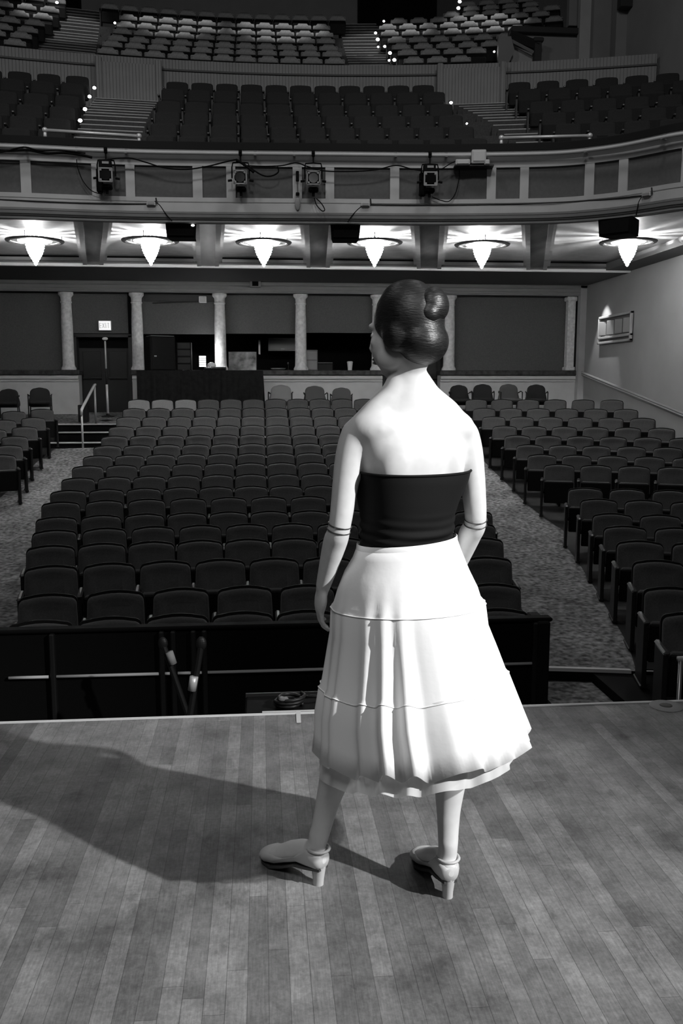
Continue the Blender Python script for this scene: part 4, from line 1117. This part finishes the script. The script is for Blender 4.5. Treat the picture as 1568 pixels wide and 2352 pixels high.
# stands in the pit
for (x0, y0), (x1, y1), (xb, yb), l in (((374, 1478), (398, 1548), (393, 1511), 'dark pit stand with a dim grey band, standing higher'), ((462, 1478), (437, 1640), (443, 1570), 'dark pit stand with a pale taped band, leaning lower')):
    Yk = 5.4 if x0 < 400 else 4.9
    p, q, m_ = at(x0, y0, Yk), at(x1, y1, Yk), at(xb, yb, Yk-.03)
    foot = q+(q-p)*((zb_-q.z)/(q.z-p.z))
    t = empty('pit_stand', foot, l, 'stand')
    MB().cyl(p-foot, (0, 0, .02), .018, 8).build('pole', 'iron', t); MB().lathe([(.09, 0), (.09, .015), (.03, .04)], n=16).build('base', 'iron', t)
    dd = (p-q).normalized()
    MB().cyl(m_-foot-dd*.04, m_-foot+dd*.04, .024, 10).build('taped_band', 'entab' if x0 < 400 else 'metal', t, True)
    MB().ell(p-foot, (.03, .02, .04)).build('clip', 'iron', t)
# rail end at the house-right front
p, q = at(1563, 1513, 5.0), at(1556, 1606, 5.0)
t = empty('pipe_railing', (p.x, 5.0, zb_), 'pale pipe railing end in front of the wall-side seats', 'railing')
o = Vector((p.x, 5.0, zb_))
MB().cyl((0, 0, 0), p-o, .014, 8).build('post', 'steel', t, True); MB().cyl(p-o-Vector((.02, 0, 0)), p-o+Vector((1.0, .0, .0)), .017, 8).build('rail', 'metal', t, True)
MB().cyl((1.0, 0, 0), p-o+Vector((1.0, 0, 0)), .014, 8).build('post', 'steel', t, True)
# coil of cable on a ledge at the stage lip
p = at(665, 1612, 4.05)
t = empty('footlight_ledge', (p.x, 3.84, -.12), 'black ledge fixed below the stage lip', 'ledge')
MB().box((.04, .2, .05), (.5, .4, .04), b=.008).build('shelf', 'black', t)
MB().box((.04, .39, .075), (.5, .012, .02)).build('lip', 'iron', t)
t = empty('cable_coil', (p.x, 4.06, -.05), 'coil of black cable on the ledge at the stage lip', 'cable')
pts = [(.06*math.cos(k*.5)*(1+.2*math.sin(k*.37)), .06*math.sin(k*.5), .012+.0012*k) for k in range(40)]
MB().tube(pts, .009, 6).build('coil', 'iron', t, True); MB().tube([(.06, 0, .05), (.16, -.02, .06), (.22, .03, .03), (.2, .1, .01)], .008, 6).build('tail', 'iron', t, True)
MB().box((-.03, -.05, .06), (.05, .022, .022), rot=(0, .3, .5), b=.006).build('plug', 'steel', t)
# tape marks and floor pocket
c = atZ(684, 1636, .0); d = atZ(682, 1662, 0)
t = empty('tape_mark', (c.x, c.y, 0), 'white T-shaped tape mark at the stage lip', 'tape mark')
x0, x1 = atZ(602, 1638, 0), atZ(745, 1634, 0)
MB().box(((x0.x+x1.x)/2-c.x, .008, .0035), (x1.x-x0.x, .018, .001)).build('cross_strip', 'tape', t)
MB().box((0, (d.y-c.y)/2, .0036), (.02, abs(d.y-c.y), .0012), rot=(0, 0, -.02)).build('stem_strip', 'tape', t)
c = atZ(1529, 1622, 0)
t = empty('floor_pocket', (c.x, c.y, 0), 'worn round floor pocket with a dark hole near the stage lip', 'floor pocket')
MB().lathe([(.075, .001), (.07, .005), (.03, .005), (.028, .003)], n=28).build('plate', 'entab', t, 'angle'); MB().lathe([(.028, .003), (.027, .006), (.001, .0062)], n=20).build('hole', 'lens', t)
# ================================================================== PERSON
V = Vector
fd = V((-.30, .954, 0)).normalized(); rt = V((fd.y, -fd.x, 0)); up = V((0, 0, 1))
B_ = MB()
def ring(c, a, b, ax, ay, n=28, p=2.2):
    out = []
    for k in range(n):
        t = 2*PI*k/n; ct, st_ = math.cos(t), math.sin(t)
        x = math.copysign(abs(ct)**(2/p), ct); y = math.copysign(abs(st_)**(2/p), st_)
        out.append(tuple(c+ax*(a*x)+ay*(b*y)))
    return out
TOR = [(.78, .10, .075, .395, 2.425), (.81, .15, .11, .393, 2.425), (.87, .166, .122, .392, 2.42), (.93, .160, .116, .392, 2.42), (.99, .138, .102, .393, 2.415), (1.04, .122, .092, .395, 2.41),
       (1.09, .120, .090, .397, 2.405), (1.15, .126, .095, .399, 2.40), (1.21, .140, .102, .403, 2.40), (1.26, .152, .103, .404, 2.40), (1.31, .165, .096, .404, 2.40), (1.345, .168, .080, .404, 2.40), (1.37, .150, .066, .402, 2.397),
       (1.392, .115, .058, .399, 2.392), (1.415, .082, .054, .395, 2.387), (1.435, .064, .052, .392, 2.385), (1.46, .052, .051, .389, 2.385), (1.52, .049, .052, .383, 2.385), (1.56, .046, .05, .38, 2.385)]
B_.loft([ring(V((x, y, z)), a, b, rt, fd) for z, a, b, x, y in TOR])
for s in (-1, 1):                      # shoulder blades, bust, buttocks
    B_.ell(V((.402, 2.40, 1.25))+rt*s*.075-fd*.072, (.05, .026, .075))
    B_.ell(V((.402, 2.40, 1.20))+rt*s*.068+fd*.085, (.058, .045, .055))
    B_.ell(V((.392, 2.42, .86))+rt*s*.072-fd*.062, (.075, .055, .08))
    B_.tube([V((.389, 2.383, 1.485))+rt*s*.015-fd*.005, V((.394, 2.387, 1.43))+rt*s*.055-fd*.008, V((.40, 2.395, 1.385))+rt*s*.11-fd*.006, V((.40, 2.398, 1.347))+rt*s*.152], [.036, .036, .038, .034], 16)
    B_.ell(V((.40, 2.395, 1.345))+rt*s*.10-fd*.01, (.085, .062, .055))
def limb(P, R, n=18, sub=5):
    P = [V(p) for p in P]; pts = []; rs = []
    for i in range(len(P)-1):
        a, b, c, d = P[max(i-1, 0)], P[i], P[i+1], P[min(i+2, len(P)-1)]
        ra, rb, rc, rd = R[max(i-1, 0)], R[i], R[i+1], R[min(i+2, len(P)-1)]
        for k in range(sub):
            t = k/sub
            f = lambda a, b, c, d: .5*((2*b)+(c-a)*t+(2*a-5*b+4*c-d)*t*t+(3*b-a-3*c+d)*t**3)
            pts.append(f(a, b, c, d)); rs.append(f(ra, rb, rc, rd))
    pts.append(P[-1]); rs.append(R[-1])
    B_.tube(pts, rs, n); B_.ell(P[0], (R[0],)*3, 14, 10); B_.ell(P[-1], (R[-1],)*3, 14, 10)
# arms
Ls, Le, Lw = V((.252, 2.365, 1.352)), V((.205, 2.355, 1.09)), V((.165, 2.435, .905))
Rs, Re, Rw = V((.555, 2.435, 1.345)), V((.592, 2.425, 1.09)), V((.570, 2.56, .915))
for s_, e_, w_ in ((Ls, Le, Lw), (Rs, Re, Rw)):
    m1 = s_.lerp(e_, .35); m2 = e_.lerp(w_, .3)
    out = (s_-V((.40, 2.40, s_.z))).normalized()
    limb([s_+V((0, 0, -.022)), m1+out*.006, e_, m2, w_], [.045, .040, .0315, .033, .021])
# hands: palm, four bent fingers, thumb leaving the side of the palm
def hand(w_, fwd, side, back, curl):
    """fwd: towards the fingertips, side: towards the thumb, back: out of the back of the hand"""
    fwd, side, back = fwd.normalized(), side.normalized(), back.normalized()
    c = w_+fwd*.048
    mx = Matrix((tuple(side)+(0,), tuple(fwd)+(0,), tuple(back)+(0,), (0, 0, 0, 1))).transposed()
    B_.ell(c, (.038, .05, .0155), 18, 12, mx); B_.ell(w_+fwd*.016, (.024, .03, .0165), 14, 10, mx)
    for k, (o, L, r) in enumerate(((.027, .072, .0083), (.009, .082, .0086), (-.010, .076, .0083), (-.028, .060, .0073))):
        p = c+side*o+fwd*(.034-abs(o)*.25); d = (fwd+side*o*2.2).normalized(); pts = [p]; a = 0
        for q, fr in enumerate((.44, .31, .25)):
            a += curl*(.55+.25*q)
            dd = d*math.cos(a)-back*math.sin(a); p = p+dd*L*fr; pts.append(p)
        B_.tube([c+side*o*.6]+pts, [r*1.0, r, r*.95, r*.88, r*.72], 10); B_.ell(pts[-1], (r*.74,)*3, 10, 8)
    p = c+side*.028-fwd*.026; pts = [p]
    for q, (fr, a) in enumerate(((.036, .75), (.028, .5), (.022, .3))):
        dd = (side*math.sin(a)+fwd*math.cos(a)-back*.28).normalized(); p = p+dd*fr; pts.append(p)
    B_.tube(pts, [.0125, .0105, .0095, .0075], 10); B_.ell(pts[-1], (.0078,)*3, 10, 8)
hand(Lw, V((-.12, .35, -.93)), V((-.15, .9, .35)), V((-.95, -.2, .05)), .38)
hand(Rw, V((-.35, .35, -.85)), V((-.55, .75, .2)), V((.75, .55, -.05)), .42)
# legs
Rh, Rk, Ra = V((.468, 2.44, .86)), V((.527, 2.455, .47)), V((.519, 2.372, .135))
Lh, Lk, La = V((.318, 2.40, .86)), V((.232, 2.505, .475)), V((.150, 2.458, .135))
for h_, k_, a_ in ((Rh, Rk, Ra), (Lh, Lk, La)):
    bk = -(a_-V((a_.x, a_.y, 0))).normalized()*0
    calf = k_.lerp(a_, .3)-fd*.018
    limb([h_, h_.lerp(k_, .5)+fd*.01, k_, calf, k_.lerp(a_, .68)-fd*.004, a_], [.088, .072, .050, .052, .036, .029])
# feet
def foot(heel, d, grow=0, shoe=False):
    d = V((d[0], d[1], 0)).normalized(); s = V((d.y, -d.x, 0)); rs = []
    T = [(-.012, .085, .018, .022), (.005, .086, .028, .034), (.04, .088, .032, .038), (.085, .083, .030, .034), (.13, .064, .035, .032), (.17, .043, .041, .027), (.205, .031, .040, .021), (.228, .025, .030, .015), (.24, .022, .016, .009)]
    for x, z, a, b in T:
        c = V((heel.x, heel.y, z))+d*x; a += grow; b += grow; r = []
        for k in range(20):
            t = 2*PI*k/20; dz = b*math.sin(t)
            if shoe:
                lim = .55 if x < .05 else (-.35 if x < .14 else (.3 if x < .18 else 1))
                dz = min(dz, b*lim)
            r.append(tuple(c+s*a*math.cos(t)+up*dz))
        rs.append(r)
    return rs
RH, RD = V((.519, 2.345, 0)), (-.20, .98)
LH, LD = V((.158, 2.447, 0)), (-.70, .714)
for H_, D_, a_ in ((RH, RD, Ra), (LH, LD, La)):
    B_.loft(foot(H_, D_)); d = V((D_[0], D_[1], 0))
    B_.tube([a_+up*.03, a_, V((H_.x, H_.y, .095))+d*.035, V((H_.x, H_.y, .085))+d*.07], [.029, .029, .031, .028], 14)
    B_.ell(V((H_.x, H_.y, .08))+d*.012, (.026, .026, .03))
# head, turned well to her left and a little down
HC_ = V((.376, 2.378, 1.598)); hf = V((-.74, .65, -.16)).normalized(); hr = hf.cross(up).normalized(); hu = hr.cross(hf).normalized()
HM = Matrix((tuple(hr)+(0,), tuple(hf)+(0,), tuple(hu)+(0,), (0, 0, 0, 1))).transposed()
def hp(x, y, z): return HC_+hr*x+hf*y+hu*z
B_.ell(hp(0, -.012, .022), (.074, .094, .088), 24, 16, HM)
B_.ell(hp(0, .036, -.028), (.060, .062, .078), 24, 16, HM)
B_.ell(hp(0, .058, -.088), (.026, .024, .022), 14, 10, HM)
for s in (-1, 1):
    B_.ell(hp(s*.045, .02, -.06), (.022, .045, .035), 14, 10, HM)
    B_.ell(hp(s*.036, .064, -.016), (.02, .016, .018), 12, 10, HM)
    B_.ell(hp(s*.026, .075, .030), (.019, .012, .009), 14, 10, HM)
    B_.ell(hp(s*.077, -.008, -.008), (.008, .02, .032), 12, 10, HM)
B_.tube([hp(0, .086, .026), hp(0, .094, .0), hp(0, .104, -.024), hp(0, .103, -.032)], [.009, .0095, .0105, .0095], 12); B_.ell(hp(0, .096, -.031), (.0155, .012, .009), 14, 10, HM)
B_.ell(hp(0, .089, -.054), (.021, .0105, .0055), 14, 8, HM); B_.ell(hp(0, .087, -.0645), (.018, .0105, .006), 14, 8, HM)
B_.tube([hp(0, -.03, -.05), V((.383, 2.383, 1.50)), V((.391, 2.386, 1.44))], [.05, .05, .054], 18)
person = B_.build('person', 'skin', None, True)
md = person.modifiers.new('skin_surface', 'REMESH'); md.mode = 'VOXEL'; md.voxel_size = .0045; md.use_smooth_shade = True
bpy.context.view_layer.update()
dg = bpy.context.evaluated_depsgraph_get()
me = bpy.data.meshes.new_from_object(person.evaluated_get(dg)); person.modifiers.clear(); old = person.data; person.data = me; me.name = 'person'
vg = person.vertex_groups.new(name='soft')
fine = [(Lw, .16), (Rw, .16), (V((.376, 2.36, 1.62)), .13)]
for vtx in me.vertices:
    w_ = 1.0
    for c_, r_ in fine: w_ = min(w_, max(0, ((vtx.co-c_).length-r_)/.05))
    if vtx.co.z < .12: w_ = min(w_, .3)
    if w_ > 0: vg.add([vtx.index], min(1, w_), 'REPLACE')
ms = person.modifiers.new('soften', 'SMOOTH'); ms.factor = .5; ms.iterations = 45; ms.vertex_group = 'soft'
ms = person.modifiers.new('soften_all', 'SMOOTH'); ms.factor = .5; ms.iterations = 5
tag(person, 'woman seen from behind in black strapless top and white flared skirt, stepping across the stage', 'person')
# eyes
for s in (-1, 1):
    e = MB().ell(hp(s*.031, .070, .004), (.0135, .011, .0095), 14, 10, HM).build('eye', 'white_box', person, True)
    MB().ell(hp(s*.031, .0795, .004), (.006, .0025, .006), 10, 8, HM).build('iris', 'black', e, True)
mm = MB()
for zz, rz_ in ((-.0545, .0045), (-.0635, .0052)): mm.ell(hp(0, .0965, zz), (.019, .006, rz_), 18, 8, HM)
mm.build('lips', 'lip', person, True)
# hair: cap, rolled crown, bun and loose strands
hm = MB()
hm.ell(hp(0, -.022, .032), (.086, .098, .097), 28, 18, HM); hm.ell(hp(0, -.055, -.035), (.078, .066, .062), 22, 14, HM)
for s in (-1, 1): hm.ell(hp(s*.069, -.012, -.012), (.024, .036, .047), 16, 10, HM)
hm.ell(hp(.0, -.02, .094), (.058, .068, .040), 20, 12, HM)
hair = hm.build('hair', 'hair', person, True)
md = hair.modifiers.new('hair_mass', 'REMESH'); md.mode = 'VOXEL'; md.voxel_size = .005; md.use_smooth_shade = True
ms = hair.modifiers.new('comb', 'SMOOTH'); ms.factor = .5; ms.iterations = 25
mm = MB()
mm.ell(hp(.004, -.098, .052), (.048, .038, .046), 26, 18, HM); mm.ell(hp(.03, -.085, .075), (.03, .032, .03), 20, 14, HM); mm.ell(hp(-.02, -.09, .03), (.034, .035, .03), 20, 14, HM)
bun = mm.build('bun', 'hair', hair, True)
md = bun.modifiers.new('hair_mass', 'REMESH'); md.mode = 'VOXEL'; md.voxel_size = .004; md.use_smooth_shade = True
ms = bun.modifiers.new('comb', 'SMOOTH'); ms.factor = .5; ms.iterations = 10
# strapless top
def torso_at(z):
    for i in range(len(TOR)-1):
        if TOR[i][0] <= z <= TOR[i+1][0]:
            t = (z-TOR[i][0])/(TOR[i+1][0]-TOR[i][0]); return [p*(1-t)+q*t for p, q in zip(TOR[i], TOR[i+1])]
rs = []
nz = 44
for i in range(nz):
    z = 1.015+(1.232-1.015)*i/(nz-1)
    _, a, b, x, y = torso_at(z)
    w = 0-.014*max(0, 1-(z-1.01)/.045)
    rg = []
    for k, p in enumerate(ring(V((x, y, 0)), a+.011+w, b+.012+w, rt, fd, 72)):
        th = 2*PI*k/72; front = max(0, math.sin(th))
        bust = .030*max(0, math.sin(th))**.5*math.exp(-((z-1.19)/.075)**2)+.034*front*math.exp(-((z-1.20)/.06)**2)
        sag = .006*max(0, -math.sin(th))*(i/(nz-1))
        cr = (.0035*math.sin(z*230+2.2*math.sin(th*1.5+.6))+.002*math.sin(z*120-3*math.cos(th)))*max(0, 1-abs(z-1.055)/.075)
        ta = th if th < PI else th-2*PI
        side = .013*math.exp(-((ta+.4)/.6)**2)*max(0, min(1, (z-1.12)/.08))
        q = V(p)+fd*bust+(V(p)-V((x, y, 0))).normalized()*(cr+side)+V((0, 0, z-sag)); rg.append(tuple(q))
    rs.append(rg)
top = MB().loft(rs, cap=False).build('strapless_top', 'top', person, True)
md = top.modifiers.new('cloth_thickness', 'SOLIDIFY'); md.thickness = .003
rs2 = [[tuple(V(p)+V((0, 0, dz))) for p in rs[-1]] for dz in (-.008, .003)]
mm = MB(); mm.tube([V(p) for p in rs[-1]], .0035, 6, closed=True); mm.build('top_hem', 'top', top, True)
# skirt
SC = [(1.035, .137, .112, .396, 2.411), (1.0, .150, .124, .396, 2.412), (.95, .174, .148, .397, 2.413), (.90, .196, .170, .399, 2.413), (.868, .205, .178, .400, 2.413), (.852, .216, .186, .402, 2.413), (.78, .222, .192, .406, 2.415), (.70, .242, .215, .414, 2.41), (.64, .256, .228, .419, 2.405), (.628, .264, .236, .420, 2.405), (.56, .280, .250, .426, 2.40), (.50, .290, .260, .436, 2.40), (.44, .302, .272, .444, 2.40)]
NT = 220
def skirt_ring(z, a, b, x, y, t, amp, tilt=0, wl=0, inner=0):
    out = []
    for k in range(NT):
        th = 2*PI*k/NT
        f = amp*(.55*math.sin(9*th+.8+wl)+.35*math.sin(17*th+2.1*math.sin(2*th)+wl)+.25*math.sin(31*th+1.3))
        near_left = math.exp(-((math.atan2(math.sin(th+1.95), math.cos(th+1.95)))/.5)**2)
        f += amp*1.0*near_left*math.sin(24*th)
        r = 1+f
        dz = tilt*(math.cos(th+.9)*.035*t)+t*f*.25
        out.append((x+a*r*math.cos(th)-inner*math.cos(th), y+b*r*math.sin(th)-inner*math.sin(th), z+dz))
    return out
rs = []
for i, (z, a, b, x, y) in enumerate(SC):
    t = max(0, (1.0-z)/.55); amp = 0 if z > .88 else (.012 if z > .84 else .012+.06*(.86-z)/.41)
    tilt = min(1, max(0, (1.03-z)/.2)); 
    rg = skirt_ring(z, a, b, x, y, t, amp, 1)
    if z > .98: rg = [(px_, py_, pz_+.012*math.cos(2*PI*k/NT)) for k, (px_, py_, pz_) in enumerate(rg)]
    rs.append(rg)
skirt = MB().loft(rs, cap=False).build('skirt', 'skirt', person, True)
md = skirt.modifiers.new('cloth_thickness', 'SOLIDIFY'); md.thickness = .003; md.offset = -1
mm = MB(); mm.loft([[tuple(V(p)+V((p[0]-.396, p[1]-2.411, 0))*s+V((0, 0, dz))) for p in rs[0]] for s, dz in ((.004, .004), (.018, .003), (.03, -.012), (.055, -.03), (.045, -.032))], cap=False)
wb = mm.build('waistband', 'skirt', skirt, True)
for zi in (5, 9):
    mm = MB(); mm.tube([V(p)*1.0+V((p[0]-.41, p[1]-2.41, 0))*.003 for p in rs[zi]], .0016, 6, closed=True); mm.build('tier_seam', 'skirt', skirt, True)
# lining and tulle ruffle showing below the hem
un = []
for z, s in ((.62, .95), (.52, .99), (.44, 1.02), (.385, 1.05)):
    un.append(skirt_ring(z, .262*s, .235*s, .425, 2.402, .8, .05, 1.2, 1.1))
ul = MB().loft(un, cap=False).build('tulle_ruffle', 'tulle', skirt, True)
un = []
for z, s in ((.66, .86), (.56, .88), (.47, .90)):
    un.append(skirt_ring(z, .262*s, .235*s, .425, 2.402, .6, .02, .8, .4))
ln = MB().loft(un, cap=False).build('lining', 'skirt', skirt, True)
# shoes with block heels and straps, arm bands
for nm, H_, D_ in (('right', RH, RD), ('left', LH, LD)):
    d = V((D_[0], D_[1], 0)).normalized(); s = V((d.y, -d.x, 0))
    sh = MB().loft(foot(H_, D_, .004, True)).build('shoe', 'shoe', person, True)
    hl = [[tuple(V((H_.x, H_.y, z))+d*(x0+.004)+s*0+d*(a*math.cos(t))*1.0+s*(a*.85*math.sin(t))) for t in [2*PI*k/14 for k in range(14)]] for z, x0, a in ((0, .01, .018), (.02, .008, .018), (.045, .008, .022), (.062, .01, .027))]
    MB().loft(hl).build('heel', 'shoe', sh, 'angle')
    so = [[tuple(V((H_.x, H_.y, z+dz))+d*x+s*w*q) for q, dz in ((-1, 0), (1, 0), (1, .008), (-1, .008))] for x, z, w in ((-.008, .052, .02), (.04, .046, .028), (.09, .036, .026), (.14, .014, .032), (.18, .003, .040), (.22, .0025, .031), (.242, .004, .012))]
    MB().loft(so).build('sole', 'arm', sh)
    a_ = Ra if nm == 'right' else La
    MB().tube([a_+up*-.022+d*(.034*math.cos(t))+s*(.031*math.sin(t)) for t in [2*PI*k/20 for k in range(20)]], .0045, 6, closed=True).build('ankle_strap', 'shoe', sh, True)
for e_, s_, w_ in ((Le, Ls, Lw), (Re, Rs, Rw)):
    ax_ = ((e_-s_).normalized()+(w_-e_).normalized()).normalized(); u_ = ax_.cross(fd).normalized(); v_ = ax_.cross(u_)
    b_ = MB()
    for dz in (0, .016): b_.tube([e_+ax_*dz+u_*(.0318*math.cos(t))+v_*(.0318*math.sin(t)) for t in [2*PI*k/28 for k in range(28)]], .0014, 6, closed=True)
    b_.build('arm_band', 'arm', person, True)
# ================================================================== LIGHT
def light(name, kind, loc, power, size=.2, target=None, spot=None, blend=.3, shape=None, sy=None):
    d = bpy.data.lights.new(name, kind); d.energy = power
    if kind == 'AREA':
        d.size = size
        if sy: d.shape = 'RECTANGLE'; d.size_y = sy
    else: d.shadow_soft_size = size
    if spot: d.spot_size = math.radians(spot); d.spot_blend = blend
    o = bpy.data.objects.new(name, d); COL.objects.link(o); o.location = loc
    if target is not None: o.rotation_euler = (Vector(target)-Vector(loc)).to_track_quat('-Z', 'Y').to_euler()
    return o
# stage side spotlight (camera right, behind the camera)
az = Vector((.82, -.575, 0)); el = math.radians(31)
tgt = Vector((.3, 2.4, .85))
pos = tgt+(az*math.cos(el)+Vector((0, 0, math.sin(el))))*6.5
light('stage_side_spot', 'SPOT', pos, 2900, .06, tgt, 34, .9)
# soft overhead fill, added to lift the shadows on the stage
light('stage_work_light', 'AREA', (-.6, -.6, 5.5), 75, 1.6, (0, 2.6, 0))
# house lights high in the auditorium ceiling
for x in (-4, 4):
    light('house_light', 'AREA', (x, 9.5, 12.5), 175, 1.5, (x*.6, 16, 4))
for k, (x, y) in enumerate([(80, 553), (345, 553), (605, 557), (860, 557), (1107, 562), (1442, 556)]):
    p = atZ(x, y, 4.19); light('lamp_bulb', 'POINT', (p.x, p.y, p.z+.02), 260, .012)
for x in (-4.5, 0, 4.5):
    light('balcony_front_light', 'SPOT', (x*.8, 5.0, 10.5), 640, .5, (x, 15, 4.6), 52, .7)  # added spots that brighten the balcony front, no fittings modelled
# gallery downlights
for x in (-5, -2.2, .6, 3.4, 6):
    light('gallery_downlight', 'SPOT', (x, 22.0, 16.0), 900, .05, (x, 25.3, 10.9), 27, .5)
# wall wash beside the grille
_g = atX(1390, 730, XW)
light('wall_downlight', 'SPOT', (8.12, _g.y-.1, 4.0), 170, .03, (8.56, _g.y, 1.9), 58, .5)
light('booth_glow', 'POINT', (bx(482), YB-.25, zc+.45), 13, .06)
w = bpy.data.worlds.new('dark_house'); S.world = w; w.use_nodes = True
w.node_tree.nodes['Background'].inputs[0].default_value = (.5, .5, .5, 1); w.node_tree.nodes['Background'].inputs[1].default_value = .004
S.view_settings.view_transform = 'Standard'; S.view_settings.look = 'None'; S.view_settings.exposure = 0; S.view_settings.gamma = 1
S.view_settings.use_curve_mapping = False
